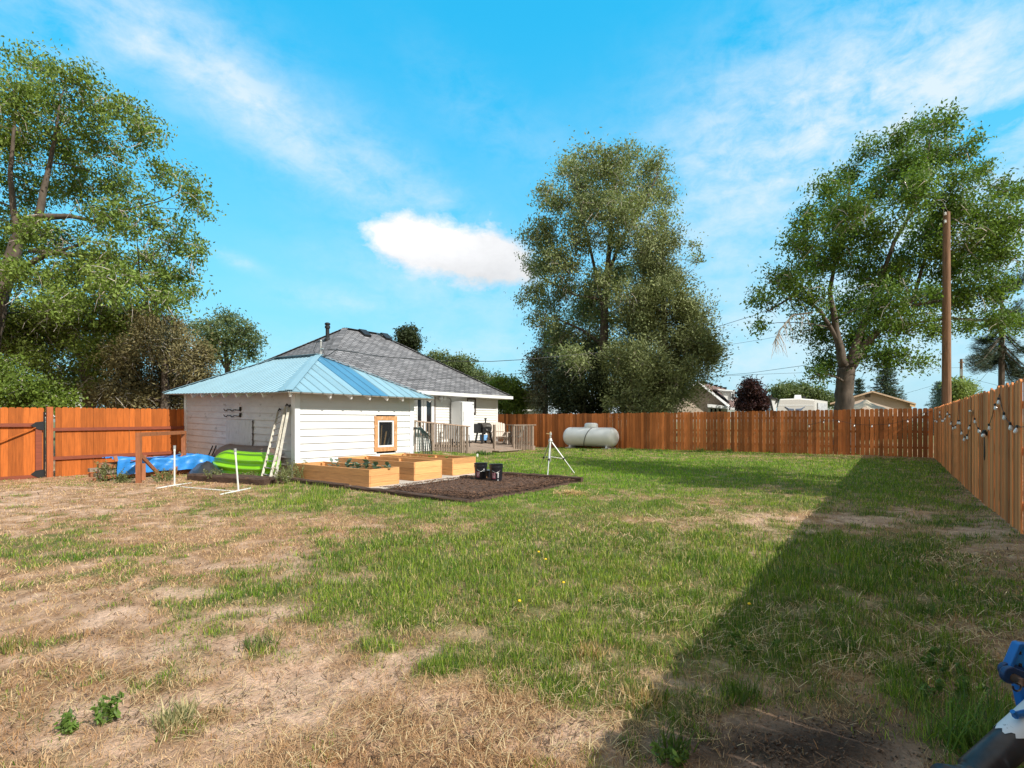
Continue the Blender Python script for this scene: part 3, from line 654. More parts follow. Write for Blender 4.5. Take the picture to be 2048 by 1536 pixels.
# ------------------------------------------------------------------ tripod sprinkler
ft = [G(1076, 941, gzf(12.9, 7)), G(1095, 954), G(1149, 947)]
hub = PD(1101, 881, 13.72); tp = thing('tripod_sprinkler', 'silver tripod lawn sprinkler standing on the grass', 'sprinkler', (hub.x, hub.y, 0))
ft[0] = G(1078, 939)
for f in ft:
    f = Vector((f.x, f.y, gzf(f.x, f.y))); mid = hub.lerp(f, .56)
    b = MB(); b.tube([hub, mid], .021, 8); b.tube([hub.lerp(f, .5), f], .013, 8); lg = b.build('leg', m_alu, tp)
    b = MB(); b.tube([hub.lerp(f, .53), hub.lerp(f, .57)], .03, 8); b.build('clamp', m_blackmetal, lg)
b = MB(); c_ = Vector((hub.x, hub.y, hub.z-.42)); 
b.tube([hub, c_+Vector((0, 0, -.12))], .014, 8)
for f in ft: b.tube([c_, hub.lerp(Vector((f.x, f.y, 0)), .55)], .008, 6)
b.build('brace', m_alu, tp)
b = MB(); b.lathe(hub, [(.05, -.05), (.055, 0), (.03, .05), (.022, .06), (.022, .14), (.035, .15), (.03, .2), (.012, .22)], 14); b.build('sprinkler_head', m_alu, tp)
b = MB(); b.beam(hub+Vector((-.02, 0, .17)), hub+Vector((-.12, .05, .185)), .02, .025); b.ball(hub+Vector((0, 0, .21)), .025); b.build('impact_arm', pm('brass_arm', (.45, .30, .14), .4, .7), tp)
# ------------------------------------------------------------------ garden: slab, bed, planters
b = MB(); b.box(6.78, 11.0, 8.25, 12.02, -.2, .018); tag(b.build('path', m_concrete), kind='structure')
def planter(x0, x1, y0, y1, z0, label, fill):
    r = thing('raised_planter', label, 'planter', ((x0+x1)/2, (y0+y1)/2, z0), 'raised garden planters')
    H = .14; th = .038
    for nm, (u0, u1, v0, v1) in (('side_boards', (x0, x0+th, y0, y1)), ('side_boards', (x1-th, x1, y0, y1)), ('end_boards', (x0+th, x1-th, y0, y0+th)), ('end_boards', (x0+th, x1-th, y1-th, y1))):
        b = MB()
        for k in range(3): b.box(u0+jit(.002), u1+jit(.002), v0-jit(.002), v1, z0+k*H+.001, z0+(k+1)*H-.002, jit(.9))
        b.build(nm, m_cedar_x if nm == 'end_boards' else m_cedar, r, bev=.003)
    for u in (x0+th, x1-th-.07):
        for v in (y0+th, (y0+y1)/2, y1-th-.07): MB().box(u, u+.07, v, v+.07, z0, z0+.39, jit(.5)).build('cleat', m_cedar, r)
    n = 26; m = 60; X, Y_ = np.meshgrid(np.linspace(x0+th, x1-th, n), np.linspace(y0+th, y1-th, m), indexing='ij')
    Z = z0+fill+.05*fbm(X*9, Y_*9, 4)-.02
    idx = np.arange(n*m).reshape(n, m); Fc = np.stack([idx[:-1,:-1], idx[1:,:-1], idx[1:,1:], idx[:-1,1:]], -1).reshape(-1, 4)
    npmesh('soil', np.stack([X, Y_, Z], -1).reshape(-1, 3), [Fc], m_soil, r); return r
planter(6.95, 7.75, 8.67, 11.4, -.045, 'cedar planter nearest the camera, with grey green seedlings in it', .30)
planter(8.24, 9.14, 8.74, 11.5, .02, 'middle cedar planter, holding bare soil', .27)
planter(9.62, 10.5, 8.85, 11.55, .02, 'cedar planter farthest from the camera, beside the black buckets, with straw and sprouts', .30)
def timber(p, q, w, h, label, mat=m_tie, name='landscape_timber', group='timbers edging the garden'):
    p = Vector(p); q = Vector(q); r = thing(name, label, 'timber', ((p+q)/2), group); n = 14
    b = MB(); d = (q-p); sd = d.cross(Vector((0, 0, 1))).normalized(); vs = []
    prof = [(-.5, -.5), (-.5, .30), (-.32, .5), (.32, .5), (.5, .30), (.5, -.5)]
    for i in range(n+1):
        c = p+d*i/n+Vector((0, 0, jit(.006)))
        for a, k in prof: vs.append(c+sd*(a*w+jit(.006))+Vector((0, 0, k*h+jit(.006))))
    m = len(prof); fs = [(i*m+j, i*m+(j+1) % m, (i+1)*m+(j+1) % m, (i+1)*m+j) for i in range(n) for j in range(m)]+[tuple(range(m-1, -1, -1)), tuple(n*m+j for j in range(m))]
    b.add(vs, fs); b.build('timber_body', mat, r); return r
timber((6.66, 12.0, .03), (6.66, 9.0, .03), .13, .13, 'dark edging timber running from the shed corner past the near planter')
timber((6.64, 8.95, .02), (6.62, 5.72, .015), .12, .10, 'dark edging timber along the near side of the mulch bed')
timber((10.38, 8.3, .05), (10.42, 5.7, .05), .12, .13, 'dark edging timber along the far side of the mulch bed')
# mulch bed, heaped
n, m = 70, 60; X, Y_ = np.meshgrid(np.linspace(6.72, 10.34, n), np.linspace(5.68, 8.28, m), indexing='ij')
edge = np.minimum(np.minimum(X-6.72, 10.34-X), np.minimum(Y_-5.68, 8.28-Y_)); Z = gz(X, Y_)+.0+.07*np.clip(edge/.5, 0, 1)+.05*fbm(X*6, Y_*6, 4)-.02
idx = np.arange(n*m).reshape(n, m); Fc = np.stack([idx[:-1,:-1], idx[1:,:-1], idx[1:,1:], idx[:-1,1:]], -1).reshape(-1, 4)
m_mulch = pm('dark_brown_mulch', (.080, .040, .023), .95, var=.55, ns=28, bmp=1.0, spot=(.17, .09, .05), spotlev=.62, spotscale=20)
mu = npmesh('mulch_bed', np.stack([X, Y_, Z], -1).reshape(-1, 3), [Fc], m_mulch); tag(mu, 'dark brown mulch bed in front of the planters', 'mulch', kind='stuff')
# wood chips over it
def chips(name, mat, n, area, l, w_, zf, colA, colB, up=.12, parent=None):
    cx = RNG.uniform(area[0], area[1], n); cy = RNG.uniform(area[2], area[3], n); cz = zf(cx, cy)+RNG.uniform(.004, .02, n)
    a = RNG.uniform(0, 2*np.pi, n); tl = RNG.normal(0, up, n); ll = l*RNG.uniform(.4, 1.3, n); ww = w_*RNG.uniform(.5, 1.3, n)
    ux, uy, uz = np.cos(a)*np.cos(tl), np.sin(a)*np.cos(tl), np.sin(tl); vx, vy = -np.sin(a), np.cos(a); c = np.stack([cx, cy, cz], -1); u = np.stack([ux, uy, uz], -1)*ll[:, None]/2; v = np.stack([vx, vy, RNG.normal(0, .3, n)], -1)*ww[:, None]/2
    V = np.stack([c-u-v, c+u-v, c+u+v, c-u+v], 1).reshape(-1, 3); Fq = np.arange(4*n).reshape(n, 4); k = RNG.random((n, 1)); col = np.repeat(np.array(colA)*(1-k)+np.array(colB)*k, 4, 0)
    return npmesh(name, V, [Fq], mat, parent, col)
m_chip = leafmat('chip_pieces', .0, .9)
from mathutils import kdtree
zmul = lambda x, y: gz(x, y)+.055+.05*fbm(x*6, y*6, 4)-.02
tag(chips('wood_chips', m_chip, 19000, (6.8, 10.28, 5.74, 8.2), .036, .014, zmul, (.045, .022, .014), (.20, .105, .06)), 'loose brown wood chips scattered over the mulch bed', 'wood chips', kind='stuff')
# seedlings
m_leaf = leafmat('leaf_tissue', .3)
def seedling(loc, h, n, colA, colB, label, group, name='seedling', cat='seedling', ll=.13, lw=.055):
    r = thing(name, label, cat, loc, group); b = MB(); loc = Vector(loc); V = []; Cq = []; Fq = []
    b.tube([loc, loc+Vector((jit(.01), jit(.01), h*.75))], .005, 5); b.build('stem', m_stem, r)
    for i in range(n):
        a = 2.4*i+jit(.5); z0 = loc+Vector((0, 0, h*(.15+.6*i/max(1, n-1)))); el_ = random.uniform(.3, 1.2); d = Vector((math.cos(a)*math.cos(el_), math.sin(a)*math.cos(el_), math.sin(el_))); sd = d.cross(Vector((0, 0, 1))).normalized(); up = sd.cross(d)
        L = ll*random.uniform(.7, 1.2); W = lw*random.uniform(.8, 1.2); q = len(V); c = np.array(colA)+(np.array(colB)-np.array(colA))*random.random()
        V += [tuple(z0), tuple(z0+d*L*.45+sd*W), tuple(z0+d*L*.5-up*.012), tuple(z0+d*L*.45-sd*W), tuple(z0+d*L*.9+sd*W*.6-up*.02), tuple(z0+d*L-up*.035), tuple(z0+d*L*.9-sd*W*.6-up*.02)]
        Fq += [(q, q+1, q+2), (q, q+2, q+3), (q+1, q+4, q+2), (q+2, q+4, q+5), (q+2, q+5, q+6), (q+2, q+6, q+3)]; Cq += [c]*7
    npmesh('leaves', V, [np.array(Fq)], m_leaf, r, np.array(Cq)); return r
m_stem = pm('plant_stem', (.12, .16, .05), .7)
lab = ['tall thin seedling at the wall end of the near planter', 'spindly seedling next to the wall end of the near planter', 'grey green seedling by the inner cleat of the near planter', 'small grey green seedling behind the big leafy one in the near planter', 'broad leafy grey green seedling in the middle of the near planter', 'tallest grey green seedling in the middle of the near planter', 'upright seedling toward the open end of the near planter', 'dark seedling closest to the front end of the near planter']
for k, px in enumerate((664, 674, 696, 706, 716, 732, 752, 775)):
    p = PX(px, 930, 7.35+(.12 if k % 2 else -.08)); seedling((p.x, p.y, .27), (.2, .22, .22, .2, .2, .27, .24, .18)[k], (4, 4, 9, 8, 11, 13, 10, 8)[k], (.09, .14, .09), (.20, .26, .22), lab[k], 'seedlings in the planters')
for k, (x, y, l_) in enumerate(((10.0, 10.6, 'green sprout in the middle of the far planter'), (10.2, 9.6, 'yellow green sprout near the open end of the far planter'), (9.9, 9.9, 'short green sprout beside the straw in the far planter'))):
    seedling((x, y, .30), .13+.03*k, 7, (.10, .20, .03), (.22, .30, .05), l_, 'seedlings in the planters', ll=.09, lw=.035)
zsoil = lambda x, y: np.full_like(x, .36)
sb = chips('straw_mulch', m_chip, 260, (9.75, 10.35, 10.4, 11.4), .16, .012, zsoil, (.30, .17, .06), (.55, .36, .16), .5); tag(sb, 'heap of loose straw in the far planter', 'straw', kind='stuff')
# buckets
def bucket(px, py, label, flip):
    p = G(px, py, .05); r = thing('black_bucket', label, 'bucket', (p.x, p.y, .05), 'black plastic buckets on the mulch bed')
    b = MB(); b.lathe(p, [(.122, 0), (.143, .30), (.151, .302), (.151, .33), (.145, .332), (.145, .362), (.154, .364), (.154, .378), (.138, .376), (.118, .02)], 28); b.build('bucket_body', m_bucket, r, smooth=False)
    b = MB(); th0 = math.atan2(-p.y, -p.x)
    def patch(mb, a0, a1, z0, z1, k=5):
        for i in range(k):
            u, v = a0+(a1-a0)*i/k, a0+(a1-a0)*(i+1)/k; f = lambda a, z: p+Vector(((.1235+.07*z)*math.cos(a+th0), (.1235+.07*z)*math.sin(a+th0), z)); mb.poly([f(u, z0), f(v, z0), f(v, z1), f(u, z1)])
    patch(b, -.75 if flip else -.85, -.12 if flip else -.2, .07, .20); lb = b.build('label_patch', m_label, r)
    b = MB()
    for z in (.10, .125, .15, .175): patch(b, -.68, -.18, z+.001, z+.007)
    b.V = [p+(v-p)*1.004 for v in b.V]; b.build('label_print', m_labelw, lb)
    b = MB()
    if flip:
        for z, s in ((.18, .13), (.15, .1), (.12, .12), (.09, .09), (.03, .08)): patch(b, .30-s*.8, .30+s, z, z+.024)
    else: patch(b, .38, .75, .20, .235); patch(b, .45, .62, .235, .26)
    b.build('white_print', m_labelw, r)
    a = th0+(.5 if flip else .6); h0 = p+Vector((.152*math.cos(th0-1.5), .152*math.sin(th0-1.5), .32)); h1 = p+Vector((.152*math.cos(th0+1.5), .152*math.sin(th0+1.5), .32)); mid = p+Vector((.165*math.cos(th0), .165*math.sin(th0), .20))
    MB().tube([h0, h0.lerp(mid, .55)+Vector((.03*math.cos(th0), .03*math.sin(th0), -.02)), mid, h1.lerp(mid, .55)+Vector((.03*math.cos(th0), .03*math.sin(th0), -.02)), h1], .0035, 5).build('handle', m_alu, r); return r
bucket(961.5, 960, 'left black bucket on the mulch, with a white mark high on its side', False)
bucket(992.5, 963, 'right black bucket on the mulch, with a column of white print', True)
p = G(976, 957, .05); r = thing('plant_pot', 'small dark plastic pot standing between the two buckets', 'pot', (p.x, p.y, .05)); 
b = MB(); b.prism([(p.x-.1, p.y-.1, .05), (p.x+.1, p.y-.1, .05), (p.x+.1, p.y+.1, .05), (p.x-.1, p.y+.1, .05)], (0, 0, .17)); b.box(p.x-.115, p.x+.115, p.y-.115, p.y+.115, .22, .245); b.build('pot_body', m_bucket, r)
MB().box(p.x-.112, p.x-.101, p.y-.05, p.y+.05, .06, .11).build('pot_tag', m_trimwood, r)
p = G(936, 955, .04); r = thing('seed_tray', 'flat black seed tray lying on the concrete beside the buckets', 'tray', (p.x, p.y, .03)); b = MB()
b.box(p.x-.12, p.x+.12, p.y-.16, p.y+.16, .022, .03); 
for u0, u1, v0, v1 in ((-.12, -.11, -.16, .16), (.11, .12, -.16, .16), (-.11, .11, -.16, -.15), (-.11, .11, .15, .16)): b.box(p.x+u0, p.x+u1, p.y+v0, p.y+v1, .03, .08)
b.build('tray_body', m_bucket, r)
p = G(955, 918, gzf(12.3, 10.4)); r = thing('plant_marker', 'small white marker stake in the grass behind the far planter', 'marker', p); b = MB(); b.tube([p, p+Vector((0, 0, .1))], .006, 5); b.build('stake', m_pvc, r); MB().prism([p+Vector((-.02, .02, .09)), p+Vector((.02, -.02, .09)), p+Vector((.024, -.024, .17)), p+Vector((0, 0, .20)), p+Vector((-.024, .024, .17))], (.006, .006, 0)).build('marker_head', m_pvc, r)
# hoses hung at the shed corner
r = thing('garden_hose', 'bundle of dark garden hoses hung in loops at the shed corner', 'hose', (SX1+.1, SY0-.1, .2)); hk = Vector((SX1+.06, SY0-.08, 1.15))
specs = [(826, 908, -.3), (838, 911, 0), (842, 912, .0), (846, 912, .1), (850, 909, .2), (851, 902, .3)]
for k, (px, py, bow) in enumerate(specs):
    e = G(px, py, gzf(11.6, 11.8)); e = Vector((hk.x+.05+.09*k, hk.y-.18+.015*k, gzf(hk.x, hk.y)+.01)); top = hk+Vector((.02*k, -.02, 0))
    pts = [hk+Vector((-.05, -.02, -.25-.05*k)), hk+Vector((-.03, -.03, -.05)), top+Vector((.06, -.04, .01)), top.lerp(e, .35)+Vector((.10+.03*k, -.05, .12)), top.lerp(e, .7)+Vector((.06+.03*k, -.03, .03)), e]
    if k == 0: pts = pts[:3]+[e+Vector((-.12, -.05, .5)), e+Vector((-.2, -.05, .05))]
    MB().tube(pts, .016, 7).build('hose_length', m_rubber if k % 2 else pm('dark_green_hose', (.02, .05, .045), .45), r)
MB().box(SX1+.0, SX1+.12, SY0-.075, SY0-.035, 1.1, 1.17).build('hose_hook', m_blackiron, r)
# ------------------------------------------------------------------ fences
def picket(b, p, d, nrm, w, z0, z1, th, tw, dog=.03, t=0.0):
    """dog-eared board: p = foot centre, d = direction along fence, nrm = outward, tw = small twist"""
    d2 = (d*math.cos(tw)+nrm*math.sin(tw)); n2 = (nrm*math.cos(tw)-d*math.sin(tw)); c = Vector((p.x, p.y, 0)); h = w/2
    pr = [(-h, z0), (h, z0), (h, z1-dog), (h-dog, z1), (-h+dog, z1), (-h, z1-dog)]
    b.prism([c+d2*u+Vector((0, 0, z))-n2*th/2 for u, z in pr], n2*th, t)
def fence_run(b, P, Q, zt0, zt1, w, gapf, nrm, twist, zj=.016, th=.017, off=.012):
    P = Vector(P); Q = Vector(Q); L = (Q-P).length; d = (Q-P)/L; s = 0
    while s < L-w*.5:
        ww = w*random.uniform(.93, 1.05); f = (s+ww/2)/L; c = P+d*(s+ww/2)+nrm*jit(off); z1 = zt0+(zt1-zt0)*f+jit(zj)
        picket(b, c, d, nrm, ww, gzf(c.x, c.y)-.02+random.uniform(0, .03), z1, th, jit(twist), .028, random.uniform(-.9, .9)); s += ww+gapf()
CX, CY = 25.2, FL(25.2)
# right fence: boards toward us, rails and posts on the neighbour's side
rf = thing('cedar_fence', 'long tan cedar picket fence on the right side, hung with bulb lights', 'fence', (12, FL(12), 0))
b = MB(); d = Vector((1, .006, 0)).normalized(); nrm = Vector((-.006, 1, 0)).normalized()
fence_run(b, (-4, FL(-4), 0), (25.15, FL(25.15), 0), 1.83, 1.835, .137, lambda: random.choice([.001, .002, .003, .003, .004, .004, .006, .010]), nrm, .05, .02, .017, .011)
b.build('picket_panel', m_rightf, rf)
for z in (.35, 1.0, 1.55): b = MB(); b.beam((-4, FL(-4)-.05, z), (25.15, FL(25.15)-.05, z), .04, .085); b.build('rail', m_rightf, rf)
x = -3.5
while x < 25.2: MB().box(x-.045, x+.045, FL(x)-.16, FL(x)-.075, -.1, 1.75).build('post', m_rightf, rf); x += 2.4
# back fence
TH = math.radians(3.2); bd = Vector((-math.sin(TH), math.cos(TH), 0)); bn = Vector((-math.cos(TH), -math.sin(TH), 0))
bf = thing('stained_fence', 'brown stained picket fence across the back of the yard', 'fence', (24.8, 9, 0))
Cn = Vector((CX, CY, 0)); b = MB(); L = 23.0
def seg(s0, s1, z0, z1, gapf, tw=.085): fence_run(b, Cn+bd*s0, Cn+bd*s1, z0, z1, .137, gapf, bn, tw, .017)
seg(.03, 2.6, 1.845, 1.83, lambda: random.choice([.012, .016, .02]), .05)
seg(2.62, 9.5, 1.83, 1.765, lambda: random.choice([.004, .008, .01, .014, .018]))
seg(9.52, 13.0, 1.765, 1.75, lambda: random.choice([.002, .004, .008, .011]))
seg(13.02, L, 1.75, 1.75, lambda: random.choice([.001, .002, .003]))
b.build('picket_panel', m_backf, bf)
for z in (.35, .95, 1.5): p, q = Cn+bd*.05-bn*.05, Cn+bd*L-bn*.05; MB().beam(p+Vector((0, 0, z)), q+Vector((0, 0, z-.05)), .04, .085).build('rail', m_backf, bf)
s = .1
while s < L: p = Cn+bd*s-bn*.13; MB().box(p.x-.045, p.x+.045, p.y-.045, p.y+.045, -.2, 1.7).build('post', m_backf, bf); s += 2.42
# left fence panel and gate
LY = 18.2
lf = thing('board_fence', 'bright orange fence panel with two dark rails beside the shed', 'fence', (5.7, LY, 0))
b = MB(); fence_run(b, (4.22, LY+.02, 0), (7.40, LY+.02, 0), 1.73, 1.735, .137, lambda: random.choice([.001, .002, .003, .007]), Vector((0, -1, 0)), .03, .008, .017, .002); b.build('picket_panel', m_orange, lf)
MB().box(4.03, 4.16, LY-.06, LY+.05, -.25, 1.735).build('post', pm('post_red_stain', (.36, .09, .022), .7, var=.25, ns=3, stretch=(8, 8, .6), bmp=.2), lf)
for z in (1.135, .365): MB().beam((4.165, LY-.02, z), (7.36, LY-.02, z+.02), .045, .088).build('rail', m_rail, lf)
gt = thing('wooden_gate', 'orange board gate with a diagonal brace and black corner brackets', 'gate', (3.2, LY, 0))
b = MB(); fence_run(b, (1.6, LY, 0), (3.93, LY, 0), 1.715, 1.715, .14, lambda: random.choice([.001, .003, .006]), Vector((0, -1, 0)), .02, .01, .017, .002); b.build('gate_boards', m_orange, gt)
for z0, z1 in ((1.21, 1.30), (-.14, -.04)): MB().box(1.6, 3.93 if z0 > 0 else 3.93, LY-.075, LY-.02, z0, z1).build('gate_rail', m_rail, gt)
MB().box(3.80, 3.93, LY-.07, LY-.021, -.035, 1.205).build('gate_stile', m_rail, gt)
MB().beam((1.75, LY-.085, .12), (3.80, LY-.085, 1.19), .02, .035, (0, 1, 0)).build('diagonal_brace', m_orange, gt)
for z, s in ((1.24, 1), (-.02, 1)):
    b = MB(); b.prism([(3.70, LY-.09, z), (3.80, LY-.09, z+.09), (3.96, LY-.09, z+.11), (3.96, LY-.09, z-.12), (3.86, LY-.09, z-.10)], (0, .014, 0)); b.build('corner_bracket', m_blackmetal, gt)
MB().tube([(3.985, LY, -.1), (3.985, LY, 1.6)], .022, 8).build('hinge_post', m_blackmetal, gt)
# dark board seen through the gap between gate and panel
# old fence beyond the back fence, left
of = thing('old_picket_fence', 'weathered neighbour fence showing just above the back fence beside the house', 'fence', PD(1020, 830, 37))
b = MB(); P0, P1 = PD(985, 830, 37), PD(1046, 830, 36); fence_run(b, (P0.x, P0.y, 0), (P1.x, P1.y, 0), 2.02, 1.98, .16, lambda: random.choice([.02, .05, .12]), Vector((-.8, -.6, 0)), .3, .05, .02, .03); b.build('picket_panel', m_greywood, of)
MB().beam(Vector((P0.x, P0.y, 1.75)), Vector((P1.x, P1.y, 1.72)), .05, .2).build('rail', m_railcap, of)
# ------------------------------------------------------------------ bulb lights
def bulb(root, p, tilt=(0, 0), s=1.0):
    b = MB(); b.lathe((0, 0, 0), [(.012, .035), (.016, .03), (.017, .0), (.012, -.008)], 8); v = lambda m: m.xf(lambda q: Vector(p)+Matrix.Rotation(tilt[0], 3, 'Y') @ (Matrix.Rotation(tilt[1], 3, 'X') @ (Vector(q)*s)))
    so_ = v(b).build('socket', m_rubber, root)
    b = MB(); b.lathe((0, 0, 0), [(.012, -.006), (.018, -.025), (.027, -.05), (.029, -.066), (.022, -.083), (.006, -.09)], 10); v(b).build('bulb', m_bulb, root, smooth=True)
def on_rf(px, py, off=.03):
    r = ray(px, py); k = .006; y0 = -1.12-8.9*k+off; Y = y0/(r[1]-k*r[0]); return PD(px, py, Y)
bp = {}
def string(label, pts, bulbs, name='bulb_string', rad=.0036):
    ps = [on_rf(*p) for p in pts]; r = thing(name, label, 'string lights', ps[0], 'strings of bulb lights'); c = []
    for i in range(len(ps)-1):
        for k in range(6): f = k/6; q = ps[i].lerp(ps[i+1], f); c.append(q+Vector((0, 0, -.035*math.sin(math.pi*f))))
    c.append(ps[-1]); MB().tube(c, rad, 5).build('cable', m_rubber, r)
    for p in bulbs:
        tl = (jit(.25), jit(.25)) if len(p) < 3 else p[2]
        bulb(r, on_rf(p[0], p[1], .045), tl, .76+.08*random.random())
    return r
string('nearest zigzag of clear bulbs on the right fence, with a high middle peak', [(1974, 866), (1979, 847), (1990, 808), (1999, 788), (2008, 826), (2021, 845), (2034, 852), (2060, 842)],
       [(1978, 851), (1990, 811), (1997, 799), (2008, 829), (2020.5, 849), (2033.5, 855)])
string('zigzag of clear bulbs left of the black plug on the right fence', [(1924, 862), (1929, 874), (1934, 871), (1941, 850), (1946, 820), (1949.5, 838), (1956, 856), (1965, 868)],
       [(1923.5, 863), (1929, 875), (1934, 871.5), (1939.5, 852), (1949.5, 839), (1957, 858), (1942, 821, (1.3, .3))])
string('small zigzag of clear bulbs in the middle of the right fence', [(1902, 844), (1906, 853), (1911, 852), (1915, 842), (1918, 800), (1920, 843), (1923.5, 862)], [(1902.5, 844.5), (1906, 853.5), (1911, 852), (1916, 842.5), (1919, 842.5)])
string('farthest zigzag of clear bulbs on the right fence, next to the corner', [(1870, 841), (1873, 843), (1879, 832), (1880, 823), (1884, 839), (1887, 839), (1890, 835), (1894, 824), (1899, 830), (1902, 844)], [(1870, 840), (1873.5, 841), (1879, 831), (1880, 822.5), (1884, 839), (1887, 839.5), (1890.5, 835), (1894.5, 825), (1899.5, 830)])
pl = on_rf(1972, 868); r = thing('light_plug', 'black plug with a hanging cord loop on the right fence', 'plug', pl)
b = MB(); b.tube([pl+Vector((-.02, .02, .06)), pl+Vector((0, .02, .0)), pl+Vector((.0, .02, -.03))], [.022, .04, .026], 10); b.tube([pl+Vector((-.07, .03, .0)), pl+Vector((0, .03, -.01))], .02, 8); b.build('plug_body', m_rubber, r)
MB().tube([pl+Vector((0, .02, -.03)), pl+Vector((.01, .02, -.22)), pl+Vector((.03, .02, -.36)), pl+Vector((-.02, .02, -.405)), pl+Vector((-.07, .02, -.34)), pl+Vector((-.05, .02, -.2)), pl+Vector((-.0, .02, -.05))], .006, 6).build('cord_loop', m_rubber, r)
bulb(r, pl+Vector((-.06, .03, -.0)), (1.2, .2), 1.05)
# bulbs on the back fence
def on_bf(px, py):
    r = ray(px, py); n = bn; Y = (Cn-Vector((0, 0, CAMH))+bn*.04).dot(n)/Vector(r).dot(n); return PD(px, py, Y)
pts = [(1618, 850), (1648, 842), (1677, 841), (1709, 849), (1744, 850), (1779, 848), (1815, 840), (1848, 826), (1864, 822)]
ps = [on_bf(*p) for p in pts]; r = thing('bulb_string', 'row of small clear bulbs along the back fence near the corner', 'string lights', ps[0], 'strings of bulb lights'); MB().tube(ps, .006, 5).build('cable', m_rubber, r)
for p in ps[:-1]: bulb(r, p+Vector((0, 0, -.01)), (jit(.3), jit(.3)))
# ------------------------------------------------------------------ clutter by the shed and left fence
fr0, fr1 = (4.57, 13.55), (6.15, 15.2)
r = thing('wooden_goal', 'reddish brown wooden goal shaped frame standing over the blue tarp', 'frame', (fr0[0], fr0[1], 0))
m_frame = pm('brown_red_lumber', (.30, .105, .042), .75, var=.25, ns=5, stretch=(4, 4, 1), bmp=.1)
dd = (Vector((*fr1, 0))-Vector((*fr0, 0))).normalized()
for q in (fr0, fr1): g = gzf(*q); MB().beam((*q, g-.03), (*q, 1.02), .09, .09, dd).build('upright', m_frame, r)
MB().beam((*(Vector(fr0)-dd.xy*.045), 1.06), (*(Vector(fr1)+dd.xy*.045), 1.06), .095, .085).build('crossbar', m_frame, r)
MB().beam((fr0[0]+.04, fr0[1]+.05, .62), (fr0[0]+.75, fr0[1]+.75, -.02), .035, .08).build('brace', m_frame, r)
MB().beam((fr1[0]-.03, fr1[1]-.03, .48), (fr1[0]-.42, fr1[1]-.42, -.03), .04, .09).build('brace', m_frame, r)
MB().beam((fr0[0]+.08, fr0[1]-.02, .42), (fr0[0]+.08, fr0[1]-.02, .05), .05, .08).build('stake', m_frame, r)
# lumber stack under a tarp
ls = thing('lumber_stack', 'low stack of old boards under the blue tarp, ends showing at its left', 'lumber', (5.4, 15.5, -.1))
for k in range(4):
    for j in range(5): MB().box(4.42+jit(.12), 6.5+jit(.1), 15.05+j*.19, 15.05+j*.19+.15, -.12+k*.12, -.12+k*.12+.09, jit(.5)).build('board', m_frame if (j+k) % 2 else m_greywood, ls)
n, m = 64, 44; us = np.linspace(0, 1, n); vs = np.linspace(0, 1, m); V = []
for u in us:
    x = 4.60+2.55*u
    for v in vs:
        # across: front hem, up the front, over the top to the fence side
        s = v*1.75; hem = .03+.05*math.sin(u*5)+.10*u
        top = .44+.03*math.sin(u*9+1)-.10*max(0, u-.72)/.28
        if s < .48: y = 14.93+.05*math.sin(u*21)*(.48-s)*1.6+s*.08; z = hem+(top-hem)*(s/.48)
        elif s < .58: q = (s-.48)/.1; y = 14.97+.07*q; z = top+.012*math.sin(q*3.14)
        else: y = 15.04+(s-.58)*.85; z = top+.012*math.sin(s*14+u*7)-.015*(s-.58)
        if u > .8: y -= .0; z -= (u-.8)*.7*(1-v); y += (u-.8)*1.2*(1-v)
        f = .055*(float(fbm(u*16, v*9+3, 3))-.5)+.035*abs(float(vnoise(u*9+v*6, v*7-u*5+40))-.5)
        V.append((x+f*.6+.12*v*(1 if u > .5 else -1)*0, y-f, z+f*.8))
idx = np.arange(n*m).reshape(n, m); Fc = np.stack([idx[:-1,:-1], idx[1:,:-1], idx[1:,1:], idx[:-1,1:]], -1).reshape(-1, 4)
to = npmesh('blue_tarp', V, [Fc], m_tarp, smooth=True); tag(to, 'crumpled blue tarp draped over the low board stack by the left fence', 'tarp')
def plank(p, q, w, h, mat, label, cat='board', name='loose_board', up=(0, 0, 1)):
    r = thing(name, label, cat, p, None); MB().beam(p, q, w, h, up).build('board_body', mat, r, bev=.003); return r
def P_(px, py, y): return PY(px, py, y)
plank(PY(233, 923, 14.96), PY(230, 912, 15.0), .075, .03, m_frame, 'short reddish board upright on the left end of the blue tarp', up=(0, 1, 0))
plank(PY(245, 917, 15.1), PY(290, 922, 15.05), .06, .03, m_frame, 'thin dark board lying on the tarp left of the wooden frame')
plank(PY(283, 921, 15.1), PY(290, 912, 15.5), .09, .035, m_frame, 'short thick board on the tarp just inside the left frame post')
plank(PY(312, 921, 15.2), PY(362, 911, 16.0), .10, .035, m_frame, 'long reddish board lying slanted across the blue tarp')
plank(PY(306, 914, 16.0), PY(330, 914, 16.0), .06, .05, m_greywood, 'grey block of wood at the back edge of the blue tarp')
hp, hq = PY(262, 921.5, 14.9), PX(403, 920.5, 6.75)
r = thing('long_handle', 'long red brown pole with a white tip lying across the tarp toward the shed', 'pole', hp); MB().tube([hp, hp.lerp(hq, .96)], .013, 8).build('shaft', pm('pole_red', (.26, .06, .035), .6), r); MB().tube([hp.lerp(hq, .955), hq], [.02, .017], 8).build('white_tip', m_pvc, r)
